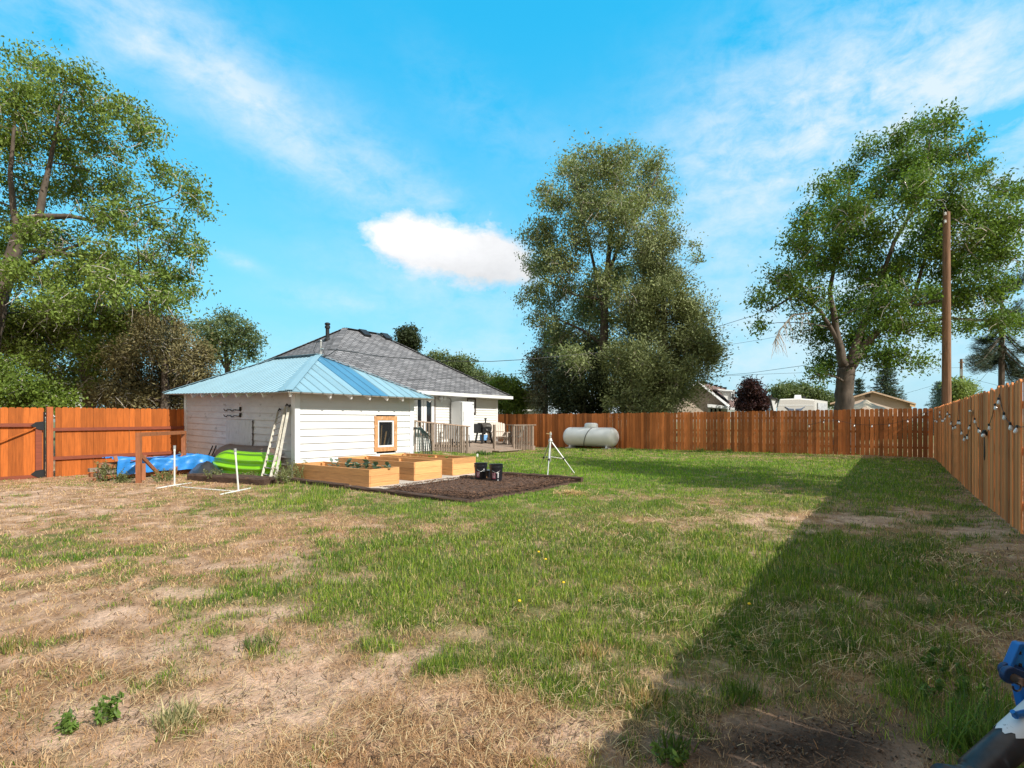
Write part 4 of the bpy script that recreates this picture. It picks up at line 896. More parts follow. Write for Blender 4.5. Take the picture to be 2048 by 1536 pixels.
# kayaks on edge against the shed
def hull_mesh(name, label, yL, yR, xb, h, mat, ridges, lean, zb, pale):
    """hull on its side, bottom facing -x; local u along y, v up"""
    r = thing(name, label, 'kayak', (xb, (yL+yR)/2, zb)); n, m = 60, 36; V = []
    for i in range(n):
        u = i/(n-1); y = yL+(yR-yL)*u
        env = min(1, (1-abs(2*u-1)**3.2)*1.25)**.6 if 0 < u < 1 else 0.001
        hv = h*max(env, .03)
        for j in range(m):
            a = j/(m-1); v = (a-.5)*hv; prof = math.cos((a-.5)*math.pi)**.55 if 0 < a < 1 else 0
            bul = .17*prof*max(env, .05)
            if ridges: bul += .050*math.sin(a*math.pi*2*3.0+.6)*(1 if .08 < a < .92 else 0)*env
            keel = h/2+(.10*(1-env) if False else 0)
            V.append((xb-bul+lean*(v+h/2), y, zb+keel+v+(.06*(abs(2*u-1)**2))))
    idx = np.arange(n*m).reshape(n, m); Fc = np.stack([idx[:-1,:-1], idx[:-1,1:], idx[1:,1:], idx[1:,:-1]], -1).reshape(-1, 4)
    o = npmesh('hull', V, [Fc], mat, r, smooth=True); s = o.modifiers.new('thick', 'SOLIDIFY'); s.thickness = .012; s.offset = 1
    # deck side
    b = MB(); top = [Vector(V[i*m+m-1]) for i in range(n)]; bot = [Vector(V[i*m]) for i in range(n)]
    for i in range(n-1): b.poly([top[i]+Vector((.06, 0, 0)), top[i+1]+Vector((.06, 0, 0)), bot[i+1]+Vector((.06, 0, 0)), bot[i]+Vector((.06, 0, 0))])
    b.build('cockpit_side', mat, r)
    b = MB(); b.tube(top, .018, 6); b.tube(bot, .018, 6); b.build('gunwale', pale, r); return r
hull_mesh('kayak', 'lime green kayak lying on its side, ridged hull facing the yard', 14.95, 11.78, 6.72, .62, m_kayak, True, .30, -.06, m_kayak)
hull_mesh('kayak', 'brown kayak leaning on the shaded shed wall behind the green one', 15.75, 12.4, 7.05, .72, m_brownk, False, .32, -.03, m_brownk)
for (a, q, l) in (((416, 918), (425, 893), 'left black batten leaning on the shed wall'), ((424, 916), (432, 893), 'right black batten leaning on the shed wall')):
    plank(PX(a[0]-2, a[1], 6.95), PX(q[0], q[1], 7.32), .07, .03, m_blackiron, l, 'batten', 'black_batten', (1, 0, 0))
# black plastic heap
n, m = 22, 22; X, Y_ = np.meshgrid(np.linspace(-.5, .5, n), np.linspace(-.5, .5, m), indexing='ij'); R_ = np.sqrt(X**2+Y_**2)*2
pc = PX(410, 950, 6.35); Z = np.clip(1-R_, -.05, 1)**.7 if False else np.maximum(0, 1-R_**1.6); Z = Z*.36*(.7+.6*fbm(X*5+3, Y_*5, 3))
idx = np.arange(n*m).reshape(n, m); Fc = np.stack([idx[:-1,:-1], idx[1:,:-1], idx[1:,1:], idx[:-1,1:]], -1).reshape(-1, 4)
hp_ = npmesh('plastic_sheet', np.stack([pc.x+X*.75, pc.y+Y_*1.2, gzf(pc.x, pc.y)+Z-.02], -1).reshape(-1, 3), [Fc], m_blacksheet, smooth=True); tag(hp_, 'crumpled black plastic sheet heaped beside the green kayak', 'plastic sheet')
# railroad ties
def G0(px, py, z=0): return G(px, py, z)
a, q = G0(380, 972), G0(534, 984); timber(Vector((5.52, 13.25, .06)), Vector((6.03, 10.86, .06)), .2, .17, 'front dark railroad tie lying in the dry grass by the kayak', name='railroad_tie', group='railroad ties by the shed')
timber(Vector((5.98, 13.05, .05)), Vector((6.25, 10.83, .05)), .2, .17, 'rear dark railroad tie just behind the front one', name='railroad_tie', group='railroad ties by the shed')
# ladders
def ladder(fl, fr, tl, tr, n, rw, label, rungmat):
    fl, fr, tl, tr = [Vector(v) for v in (fl, fr, tl, tr)]
    r = thing('aluminium_ladder', label, 'ladder', (fl+fr)/2, 'ladders leaning on the shed')
    for p, q in ((fl, tl), (fr, tr)): MB().beam(p, q, .028, rw, (1, 0, .2)).build('rail', m_ladder, r)
    for k in range(n):
        f = (k+.7)/n; MB().tube([fl.lerp(tl, f), fr.lerp(tr, f)], .015, 7).build('rung', rungmat, r)
    for p in (tl, tr): MB().tube([p, p+(p-fl).normalized()*.03+Vector((.03, 0, .04)), p+Vector((.07, 0, .02))], .02, 6).build('hook', m_blackiron, r)
    return r
m_ladder = pm('weathered_ladder_rail', (.38, .35, .29), .6, .1, var=.3, ns=5, spot=(.22, .18, .14), spotlev=.62, spotscale=6)
m_rung = pm('grey_rung', (.36, .33, .30), .5, .4, var=.2)
ladder(PX(523, 957, 6.42), PX(539.5, 962, 6.42), PX(556.5, 822, 7.3), PX(571, 813, 7.3), 11, .05, 'left ladder on the shed wall, grey rungs between scuffed rails', m_rung)
ladder(PX(539, 963, 6.30), PX(549.5, 961.5, 6.38), PX(572.5, 828, 7.28), PX(577.5, 815, 7.33), 10, .06, 'right ladder on the shed wall, turned almost edge on, pale rails', m_ladder)
# pvc stands
def pvc(px, py, ptx, pty, arms, label):
    g = G(px, py); t_ = PD(ptx, pty, g.dot(Vector((*FW, 0)))); r = thing('pipe_stand', label, 'stand', g, 'white pipe stands on the dry grass'); g = Vector((g.x, g.y, .015))
    MB().tube([g, g.lerp(t_, .93)], .0165, 10).build('upright', m_pvc, r); MB().tube([g.lerp(t_, .92), t_], .026, 10).build('pipe_cap', pm('grey_pipe_cap', (.30, .31, .31), .5), r)
    MB().tube([g.lerp(t_, .85), g.lerp(t_, .92)], .021, 10).build('coupling', m_pvc, r)
    for e in arms: e_ = G(*e); MB().tube([g, Vector((e_.x, e_.y, -.004))], .0155, 8).build('foot', m_pvc, r)
    MB().ball(g, .026).build('tee_joint', m_pvc, r)
pvc(349, 972, 349, 891, [(312, 977), (383, 966)], 'left white pipe stand with a grey cap, beside the wooden frame')
pvc(477, 983, 470, 897, [(440, 989), (502, 976)], 'right white pipe stand in front of the railroad tie')
r = thing('loose_pipe', 'white pipe lying in the grass between the two pipe stands', 'pipe', G(400, 976)); MB().tube([G(352, 973, .0), G(420, 979, .012), G(473, 983, .0)], .014, 8).build('pipe_length', m_pvc, r)
# ------------------------------------------------------------------ blue implement, lower right
r = thing('tractor_implement', 'blue steel bracket and black tube with a chipped white sleeve at the lower right', 'implement', PD(2060, 1480, 1.9))
T0, T1 = PD(1938, 1560, 1.88), PD(2140, 1376, 2.02); dr = (T1-T0).normalized(); q = (PD(2030, 1482, 1.93)-T0).dot(dr); TB = PD(1885, 1556, 1.84)
b = MB(); b.tube([TB, TB.lerp(T0, .5)+Vector((0, 0, -.005)), T0, T0+dr*.03, T0+dr*.034, T1], [.044, .046, .048, .050, .056, .056], 32); b.build('black_tube', m_black_tube, r, smooth=True)
b = MB(); sl_ = T0+dr*(q-.015); nn_ = 40; u_ = dr.cross(Vector((0, 0, 1))).normalized(); v_ = u_.cross(dr); ring0 = []; ring1 = []
for j in range(nn_):
    a = 2*math.pi*j/nn_; o_ = (u_*math.cos(a)+v_*math.sin(a))*.0585; ring0.append(sl_+o_+dr*(.012*math.sin(a*3)+.010*math.sin(a*11+1)+jit(.004))); ring1.append(T1+o_)
b.add(ring0+ring1, [(j, (j+1) % nn_, nn_+(j+1) % nn_, nn_+j) for j in range(nn_)]); b.build('white_sleeve', m_sticker, r, smooth=True)
def flat(pts, Y, dY, nm, mat, bev=.004, par=None):
    vs = [PD(x, y, Y) for x, y in pts]; f = Vector((*FW, 0)); b = MB(); b.prism(vs, f*dY); return b.build(nm, mat, par or r, bev=bev)
flat([(2046, 1290), (2140, 1300), (2130, 1390), (2022, 1344)], 2.10, .008, 'face_plate', pm('bright_blue_paint', (.015, .26, .72), .32, var=.12, ns=4))
flat([(2039, 1289), (2048, 1287), (2026, 1342), (2016, 1343)], 2.07, .035, 'plate_flange', m_bluepaint)
flat([(2041, 1288), (2140, 1298), (2140, 1304), (2043, 1294)], 2.07, .035, 'plate_flange', m_bluepaint)
def lug(cx, cy, R, ex, ey, Y):
    pts = [(cx+R*math.cos(a), cy+R*math.sin(a)) for a in np.linspace(math.radians(70), math.radians(285), 14)]; pts = pts+[(ex, ey-R*.7), (ex, ey+R*1.5)]
    return flat(pts, Y, .022, 'lug', m_bluelug, .005)
m_bluelug = pm('worn_blue_lug', (.014, .05, .15), .4, .2, var=.4, ns=8, spot=(.05, .02, .014), spotlev=.52, spotscale=9)
lug(2017, 1341, 14, 2130, 1372, 2.08); lug(2024, 1352, 17, 2130, 1388, 1.97)
c_ = PD(2033, 1358, 1.96); f = Vector((*FW, 0)); side = Vector((*RT, 0))
MB().tube([c_-f*.022+Vector((0, 0, -.002)), c_+f*.02], .0155, 14).build('pin', m_tie, r)
ring = [PD(2034+8*math.cos(a), 1374+8*math.sin(a), 1.94) for a in np.linspace(-1.9, 3.4, 18)]; MB().tube(ring, .0032, 6).build('pin_ring', m_blackiron, r)
flat([(2034, 1366), (2130, 1400), (2130, 1500), (2050, 1440)], 2.04, .03, 'arm', m_bluepaint)
b = MB(); b.tube([PD(2025, 1423, 1.93), PD(2034, 1433, 1.93)], .009, 8); b.tube([PD(2030, 1431, 1.93), PD(2075, 1420, 1.97)], .012, 8); b.build('lever', m_bluepaint, r)
for x_, y_ in ((2040, 1306), (2041, 1330)):
    p_ = PD(x_, y_, 2.085); MB().lathe(p_, [(.007, -.004), (.007, .003), (.004, .006)], 6, 'y').build('bolt_head', m_blackiron, r)
MB().beam(T1+dr*.0, T1+dr*.6, .16, .16).build('gear_box', m_bluepaint, r, bev=.03)
MB().beam(T1+dr*.25+Vector((0, 0, -.02)), Vector((T1.x+dr.x*.3, T1.y+dr.y*.3, 0)), .08, .08).build('stand_leg', m_bluepaint, r)
# ------------------------------------------------------------------ trees
m_bark = pm('grey_brown_bark', (.14, .10, .07), .9, var=.45, ns=7, stretch=(1, 1, .35), bmp=.6)
m_barkd = pm('dark_bark', (.095, .072, .054), .9, var=.45, ns=6, stretch=(1, 1, .35), bmp=.6)
m_twig = pm('dry_grey_twigs', (.46, .40, .34), .85, var=.25, ns=3)
m_leafm = leafmat('tree_leaves', .34)
m_need = leafmat('conifer_foliage', .12, .7)
def unit(n): v = RNG.normal(size=(n, 3)); return v/np.linalg.norm(v, axis=1, keepdims=True)
def leaves(cent, per, sig, l, w, colA, colB, flat=.65, dirb=(0, 0, 0), dirw=0.0, outw=None, cvar=None):
    nc = len(cent); n = nc*per; c = np.repeat(cent, per, 0)+RNG.normal(size=(n, 3))*np.array([1, 1, flat])*np.repeat(sig, per)[:, None]
    u = unit(n)+np.array(dirb)*dirw
    if outw is not None: u = u*.7+np.repeat(outw, per, 0)*1.2
    u /= np.linalg.norm(u, axis=1, keepdims=True); v = np.cross(u, unit(n)); v /= np.linalg.norm(v, axis=1, keepdims=True)+1e-9
    L = (l*RNG.uniform(.6, 1.3, n))[:, None]/2; W = (w*RNG.uniform(.6, 1.3, n))[:, None]/2
    V = np.stack([c-u*L, c+v*W-u*L*.1, c+u*L, c-v*W-u*L*.1], 1).reshape(-1, 3)
    k = np.clip(np.repeat(RNG.random(nc) if cvar is None else cvar, per)*.55+RNG.random(n)*.55, 0, 1)[:, None]
    col = (np.array(colA)*(1-k)+np.array(colB)*k)*RNG.uniform(.65, 1.3, (n, 1))
    return V, np.repeat(col, 4, 0)
def tree(name, label, cat, Y, base, limbs, blobs, leaf, barkm=None, group=None, depth=1.0, ncl=26, per=26, sig=.32, l=.16, w=.07, flat=.65, droop=.25, twigs=.5, dead=0, leafm=None, shell=.55, yb=None, z0=0.0, limbscale=1.0, out=False):
    """limbs: list of [(px, py, radius_m[, depth offset])...]; blobs: (px, py, r_px[, depth offset])"""
    bx = PD(base[0], base[1], Y); root = thing(name, label, cat, (bx.x, bx.y, z0), group)
    b = MB(); skel = []
    for li, lm in enumerate(limbs):
        pts = []; rad = []
        for p in lm:
            q = PD(p[0], p[1], Y+(p[3] if len(p) > 3 else 0)); pts.append(q); rad.append(p[2])
        if li == 0: pts = [Vector((pts[0].x, pts[0].y, z0-.3))]+pts; rad = [rad[0]*1.25]+rad
        P2, R2 = [], []
        for i in range(len(pts)-1):
            for k in range(4):
                f = k/4; j_ = rad[i]*.13; P2.append(pts[i].lerp(pts[i+1], f)+Vector((jit(j_), jit(j_), 0))); R2.append(rad[i]*(1-f)+rad[i+1]*f)
        P2.append(pts[-1]); R2.append(rad[-1])
        if li > 0: P2.append(pts[-1]+(pts[-1]-pts[-2]).normalized()*.6+Vector((jit(.2), jit(.2), .2))); R2.append(.01)
        b.tube(P2, R2, 9); skel += list(zip(P2, R2))
    hwx = max(abs(p[0]-np.mean([q[0] for q in blobs])) for p in blobs)+1; cxm = np.mean([q[0] for q in blobs])
    cents, sigs, outs, cv = [], [], [], []; tw = MB()
    tot = sum(p[2]**2 for p in blobs)
    for p in blobs:
        r = p[2]*Y/F; off = p[3] if len(p) > 3 else random.uniform(-1, 1)*depth*math.sqrt(max(0, 1-((p[0]-cxm)/hwx)**2))
        Yb = Y+off; c = PD(p[0], p[1], Yb); n = max(4, int(ncl*(p[2]/45.0)**2*(Y/25.0)**2*1.0)) if False else max(5, int(ncl*len(blobs)*p[2]**2/tot))
        # limb toward the clump
        cand = [s for s in skel if s[0].z < c.z-.15*r] or skel
        s = min(cand, key=lambda s: (s[0]-c).length+(.5 if s[1] < .05 else 0)); d = c-s[0]; rr = min(s[1]*.6, .03+.022*d.length)*limbscale
        mid = s[0].lerp(c, .5)+Vector((jit(.12), jit(.12), .10*d.length*.5)); b.tube([s[0], s[0].lerp(mid, .5)+Vector((jit(.06), jit(.06), .03)), mid, mid.lerp(c, .5)+Vector((jit(.08), jit(.08), .05)), c], [rr, rr*.85, rr*.65, rr*.45, rr*.25], 6)
        base_v = random.random(); subs = []
        for k in range(10): dv = Vector(unit(1)[0]); subs.append((c+dv*r*random.uniform(.2, .9), dv))
        for k in range(n):
            sc_, dv = random.choice(subs); g3 = Vector(RNG.normal(size=3)); q = sc_+Vector((g3.x, g3.y, g3.z*.92))*r*.28
            cents.append(q); sigs.append(sig*random.uniform(.6, 1.25)); outs.append(dv); cv.append(min(1, max(0, base_v*.6+random.random()*.5)))
            if random.random() < twigs: 
                m_ = c.lerp(q, .5)+Vector((jit(.1), jit(.1), jit(.1))); tw.tube([c, m_, q+dv*.12], [.018*limbscale, .013*limbscale, .005], 3, cap=False)
        for k in range(int(dead*n)):
            dv = Vector(unit(1)[0]); q = c+dv*r*random.uniform(.3, .95); e = q+Vector((jit(.5), jit(.5), random.uniform(-.7, .15)))
            tw.tube([q, q.lerp(e, .5)+Vector((jit(.08), jit(.08), .05)), e], [.016, .012, .005], 3, cap=False)
    b.build('trunk', barkm or m_bark, root, smooth=True, extra=(tw, m_twig) if tw.V else None)
    V, col = leaves(np.array([tuple(c) for c in cents]), per, np.array(sigs), l, w, leaf[0], leaf[1], flat, (0, 0, -1), droop, np.array([tuple(o) for o in outs]) if out else None, np.array(cv))
    npmesh('crown', V, [np.arange(len(V)).reshape(-1, 4)], leafm or m_leafm, root, col)
    return root
EL = ((.085, .14, .02), (.25, .33, .07)); EL2 = ((.055, .11, .014), (.19, .29, .05)); JU = ((.075, .10, .034), (.265, .295, .125)); BRN = ((.10, .085, .038), (.24, .20, .085)); DK = ((.022, .036, .015), (.065, .08, .032)); YG = ((.075, .125, .016), (.20, .27, .045)); GREYG = ((.10, .12, .06), (.24, .25, .13)); PUR = ((.030, .012, .014), (.085, .035, .035)); SPR = ((.03, .055, .03), (.10, .145, .09)); BSP = ((.10, .17, .15), (.28, .37, .33)); FAR = ((.075, .11, .045), (.18, .22, .09))
# big elm at the left edge
Lb = [(75,140,42),(150,165,42),(30,205,55),(110,215,55),(190,215,42),(250,210,30),(285,245,24),(40,290,65),(130,300,58),(215,290,46),(285,285,32),(312,268,18),(60,380,60),(150,370,55),(240,365,46),(330,352,30),(368,345,18),(385,392,28),(402,425,20),(200,430,46),(280,440,46),(345,480,40),(300,520,46),(360,545,32),(395,505,22),(220,510,45),(120,480,45),(140,560,45),(230,580,45),(310,590,40),(382,585,20),(40,560,40),(60,630,45),(-60,250,85),(-60,400,85),(-80,120,60),(-90,560,80),(90,470,40),(30,500,42),(160,530,40),(80,565,45),(200,560,40),(265,560,36),(120,610,42),(20,440,40),(330,600,30)]
tree('elm_tree', 'large spreading elm leaning in from the left edge, bare twigs in its crown', 'tree', 20, (-40, 850),
     [[(-38, 850, .36), (-22, 700, .32), (8, 560, .27), (35, 480, .21), (78, 435, .17)], [(78, 435, .14), (90, 370, .10), (110, 280, .06), (120, 200, .03)], [(78, 435, .15), (140, 432, .08), (200, 445, .06), (250, 420, .045), (330, 400, .02)], [(8, 560, .15), (90, 510, .09), (160, 490, .05)], [(35, 480, .13), (20, 350, .08), (30, 230, .04)], [(60, 500, .1), (230, 520, .09), (300, 590, .06), (330, 640, .03)]],
     Lb, EL, m_barkd, 'elms around the yard', 3.2, ncl=54, per=27, sig=.23, l=.15, w=.066, dead=.42, twigs=.3, droop=.6, limbscale=.6)
# centre elm
Cb = [(1215,330,36),(1215,308,18),(1150,350,34),(1135,322,16),(1290,345,38),(1318,322,16),(1332,395,26),(1120,410,36),(1095,385,20),(1200,410,46),(1275,410,46),(1328,440,24),(1095,470,38),(1062,480,20),(1165,480,42),(1240,480,38),(1290,470,34),(1075,530,32),(1130,540,42),(1200,560,34),(1255,545,28),(1066,580,26),(1048,598,14),(1120,600,42),(1165,630,42),(1180,590,40),(1230,560,36),(1210,640,36),(1250,600,34),(1100,520,36),(1145,700,36),(1200,690,34),(1110,690,30),(1240,430,40),(1165,420,40),(1180,325,28),(1252,322,30),(1165,372,34),(1240,372,38),(1300,385,30),(1130,670,42),(1180,680,38),(1090,640,28),(1150,720,32),(1200,620,30),(1290,520,30),(1385,490,12),(1395,520,12)]
tree('elm_tree', 'tall narrow elm behind the middle of the back fence, grey twigs on top', 'tree', 31, (1208, 835),
     [[(1208, 830, .32), (1204, 720, .28), (1210, 620, .22), (1216, 520, .15), (1224, 430, .09), (1230, 345, .04)], [(1210, 640, .14), (1190, 540, .09), (1165, 430, .06), (1150, 360, .05)], [(1214, 560, .12), (1240, 480, .08), (1280, 430, .06), (1310, 360, .04)], [(1206, 600, .09), (1150, 590, .06), (1090, 560, .05)], [(1206, 690, .12), (1165, 660, .08), (1120, 640, .05)]],
     Cb, ((.125, .16, .06), (.315, .355, .165)), m_barkd, 'elms around the yard', 3.2, ncl=58, per=26, sig=.30, l=.18, w=.075, dead=.6, twigs=.4, droop=.7, limbscale=.5)
# right elm
Rb = [(1850,245,30),(1897,245,26),(1800,282,34),(1745,308,28),(1860,310,42),(1912,300,34),(1700,350,32),(1655,378,30),(1760,380,42),(1830,390,42),(1900,385,42),(1960,345,28),(2003,375,30),(2042,388,22),(1612,440,34),(1680,445,46),(1750,460,46),(1950,430,46),(2010,450,40),(1596,495,30),(1660,520,46),(1730,540,46),(1810,520,46),(1880,500,38),(1950,520,46),(2005,510,34),(1555,560,34),(1620,590,42),(1690,610,46),(1770,600,46),(1850,590,42),(1930,590,42),(1990,580,34),(1530,600,24),(1520,650,15),(1640,660,42),(1710,680,42),(1800,660,42),(1870,660,34),(1945,645,28),(1660,720,34),(1636,750,18),(1740,715,26),(1800,705,28),(1848,722,18),(2000,640,30),(2040,650,22),(1900,435,38),(1860,455,42),(1790,345,36),(1940,480,36),(1700,420,40),(1840,345,36),(1620,530,34),(1770,560,40),(1900,545,36)]
tree('elm_tree', 'broad dense elm behind the back fence at right, thick forked trunk', 'tree', 24, (1690, 835),
     [[(1688, 830, .40), (1690, 775, .37), (1692, 735, .37)], [(1688, 738, .22), (1672, 660, .15), (1660, 580, .09), (1680, 460, .05), (1700, 380, .05)], [(1697, 738, .27), (1725, 692, .19), (1775, 645, .13), (1825, 600, .09), (1850, 520, .06)], [(1694, 738, .2), (1745, 600, .11), (1790, 480, .08), (1840, 400, .06), (1860, 280, .03)], [(1680, 690, .12), (1640, 620, .07), (1590, 590, .05), (1540, 620, .04)], [(1825, 610, .08), (1890, 600, .05), (1960, 560, .03)]],
     Rb, EL2, m_barkd, 'elms around the yard', 3.4, ncl=54, per=28, sig=.23, l=.16, w=.074, dead=.3, twigs=.3, droop=.5, limbscale=.5, flat=.95)
b = MB(); rt = bpy.data.objects['elm_tree.002']
def dead_branch(p0, pts, n):
    P = [PD(x, y, 23.2) for x, y in pts]; b.tube(P, [.05, .035, .025, .012][:len(P)], 6)
    for k in range(n):
        f = random.random(); i = min(int(f*(len(P)-1)), len(P)-2); q = P[i].lerp(P[i+1], f*(len(P)-1)-i); e = q+Vector((jit(.45), jit(.45), -random.uniform(.4, 1.1))); b.tube([q, q.lerp(e, .5)+Vector((jit(.1), jit(.1), .03)), e], [.014, .010, .004], 4)
dead_branch(0, [(1625, 625), (1585, 630), (1560, 660), (1545, 690)], 34); b.build('dead_branch', m_twig, rt)
# junipers
def cone_blobs(cx, ytop, ybot, hw, prof, n=44, jitr=.18):
    o = []
    for k in range(n):
        f = (k+.5)/n; y = ytop+(ybot-ytop)*f; h = hw*prof(f); r = max(10, h*.42)
        o.append((cx+jit(1)*max(0, h-r*.55), y, r*random.uniform(.8, 1.1)))
    return o
jb = [q for q in cone_blobs(1326, 458, 815, 106, lambda f: min(1, .16+1.05*f**.6) if f < .85 else 1.0, 74) if not (q[1] > 758 and q[0] > 1358)]
tree('juniper_tree', 'tall olive juniper right of the tall narrow elm', 'tree', 29.5, (1328, 835), [[(1328, 835, .28), (1328, 700, .22), (1327, 560, .12), (1326, 465, .05)]], jb, JU, m_barkd, 'junipers behind the back fence', 2.0, ncl=46, per=30, sig=.24, l=.17, w=.06, flat=1.1, droop=-.4, twigs=.2, leafm=m_need, out=True, limbscale=.6)
tree('juniper_tree', 'low sprawling juniper hanging over the back fence below the tall elm', 'tree', 27.6, (1262, 835), [[(1262, 835, .22), (1264, 760, .15), (1270, 700, .08)]],
     [(1240,720,38),(1290,730,45),(1230,770,34),(1275,775,40),(1325,780,36),(1352,765,26),(1300,820,34),(1260,815,28),(1335,810,22),(1225,805,20),(1322,845,14),(1296,846,13),(1385,738,24)], JU, m_barkd, 'junipers behind the back fence', 1.2, ncl=46, per=30, sig=.22, l=.16, w=.06, flat=1.0, droop=-.1, twigs=.2, leafm=m_need, out=True, limbscale=.6)
tree('juniper_tree', 'pale olive juniper at the left of the tall elm', 'tree', 35, (1090, 835), [[(1090, 835, .2), (1090, 740, .14), (1092, 670, .06)]],
     [(1095,670,22),(1085,700,28),(1075,730,26),(1100,730,30),(1068,765,22),(1090,770,30),(1110,790,26),(1075,795,20),(1115,760,28),(1065,720,14),(1085,812,16)], ((.09, .09, .045), (.24, .22, .12)), m_barkd, 'junipers behind the back fence', 1.2, ncl=50, per=26, sig=.26, l=.19, w=.075, flat=1.1, droop=-.3, twigs=.2, leafm=m_need, out=True, limbscale=.6)
tree('arborvitae', 'very dark rounded evergreen under the tall elm', 'tree', 30, (1165, 835), [[(1165, 835, .2), (1165, 760, .12), (1165, 720, .06)]],
     [(1165,715,32),(1135,735,32),(1195,735,32),(1120,765,28),(1160,765,40),(1205,770,32),(1118,795,26),(1150,802,32),(1190,806,32),(1220,790,24),(1140,815,22),(1175,820,20)], DK, m_barkd, None, 1.4, ncl=70, per=30, sig=.22, l=.17, w=.07, flat=1.0, droop=.1, twigs=.1, leafm=m_need, limbscale=.6)
# left group
tree('bushy_tree', 'multi stemmed tree with yellow green leaves behind the left fence', 'tree', 22, (182, 830), [[(180, 825, .24), (176, 770, .2), (172, 740, .19)], [(172, 745, .12), (150, 690, .08), (140, 640, .05)], [(174, 745, .12), (190, 690, .08), (205, 630, .05)], [(176, 765, .12), (212, 710, .08), (240, 650, .05)], [(170, 780, .1), (110, 770, .09), (50, 735, .06)]],
     [(120,680,46),(180,655,46),(232,650,46),(60,700,55),(100,640,40),(150,740,34),(230,710,40),(200,760,26),(265,645,30),(20,650,45),(110,790,24),(205,620,34),(60,640,42),(140,610,38),(290,620,26),(20,700,44),(90,730,36),(200,710,36),(250,690,34),(150,780,22)], ((.085, .12, .025), (.23, .28, .05)), m_bark, None, 1.8, ncl=80, per=24, sig=.28, l=.15, w=.065, dead=.6, twigs=.4, limbscale=.6)
tree('leafy_shrub', 'bright green leafy shrub above the gate at the left edge', 'shrub', 18.5, (40, 840), [[(40, 830, .08), (45, 790, .05), (50, 750, .03)]], [(0,765,42),(45,770,38),(90,785,32),(-40,770,45),(20,805,34),(70,812,26),(110,812,20),(0,730,30),(135,800,18)], YG, m_bark, None, 1.0, ncl=70, per=22, sig=.2, l=.12, w=.065, twigs=.3)
tree('brown_juniper', 'bushy brownish juniper behind the fence left of the shed', 'tree', 21, (335, 835), [[(330, 830, .18), (330, 730, .12), (320, 650, .05)]],
     [(300,680,36),(345,690,40),(388,728,34),(330,745,45),(275,760,38),(385,775,38),(300,648,28),(345,650,22),(245,785,38),(205,795,28),(412,765,22),(400,705,16),(325,795,40),(280,800,32),(370,806,24),(250,720,28)], BRN, m_barkd, None, 1.5, ncl=84, per=30, sig=.22, l=.14, w=.05, flat=1.1, droop=-.2, twigs=.3, dead=.4, leafm=m_need, out=True, limbscale=.6)
tree('locust_tree', 'round crowned green tree far behind the shed at left', 'tree', 42, (455, 835), [[(456, 835, .26), (455, 740, .22), (450, 700, .16)], [(452, 740, .12), (475, 690, .07)], [(450, 735, .12), (425, 680, .07)]], [(420,648,26),(395,660,24),(455,652,28),(485,665,28),(505,690,22),(515,680,12),(440,685,32),(475,695,28),(410,690,28),(500,712,14),(470,722,14),(425,715,18),(450,640,18)], FAR, m_barkd, None, 2.5, ncl=34, per=24, sig=.32, l=.24, w=.10, twigs=.3)
for nm, lb, Yd, base, bl, lf in (
    ('cypress_tree', 'small dark pointed evergreen peeping over the house roof', 52, (818, 835), [(808,668,7),(808,680,9),(822,664,8),(824,678,9),(815,690,12),(830,688,8),(816,700,14),(818,720,14)], DK),
    ('shade_tree', 'green tree showing over the right slope of the house roof', 48, (910, 835), [(870,716,12),(895,730,20),(925,738,22),(950,748,18),(965,752,10),(905,752,24),(940,765,22),(962,772,14),(880,745,18)], FAR),
    ('shade_tree', 'bright green tree just right of the house corner', 36, (1015, 835), [(1010,768,18),(1030,776,18),(1000,785,20),(1022,795,24),(1042,798,16),(1005,808,20),(1035,815,16),(990,770,14),(985,800,14)], YG),
    ('shade_tree', 'greyish bare looking tree between the house and the olive juniper', 60, (1058, 835), [(1055,800,14),(1068,805,14),(1060,815,16),(1045,812,14),(1072,790,8),(985,760,8)], GREYG),
    ('plum_tree', 'dark purple leaved tree behind the brown roofed house', 46, (1502, 835), [(1498,768,9),(1490,784,12),(1507,780,13),(1520,794,12),(1497,802,15),(1514,812,14),(1487,812,10),(1524,816,8)], PUR),
    ('shade_tree', 'hazy olive tree beyond the parked trailer', 75, (1590, 835), [(1560,785,14),(1580,780,14),(1605,780,16),(1630,790,14),(1585,798,18),(1612,802,16),(1650,800,12),(1665,800,12),(1550,800,12)], FAR),
    ('shade_tree', 'light yellow green tree behind the utility pole', 50, (1925, 835), [(1915,770,16),(1928,775,14),(1920,795,18),(1932,800,12),(1910,800,12)], ((.16, .22, .06), (.34, .40, .14)))):
    tree(nm, lb, 'tree', Yd, base, [[(base[0], 835, .2), (base[0], 800, .14), (base[0], 770, .06)]], bl, lf, m_barkd, 'distant trees beyond the fences' if nm == 'shade_tree' else None, 1.5, ncl=70, per=24, sig=.3*Yd/45, l=.2*Yd/42, w=.1*Yd/42, twigs=.15)
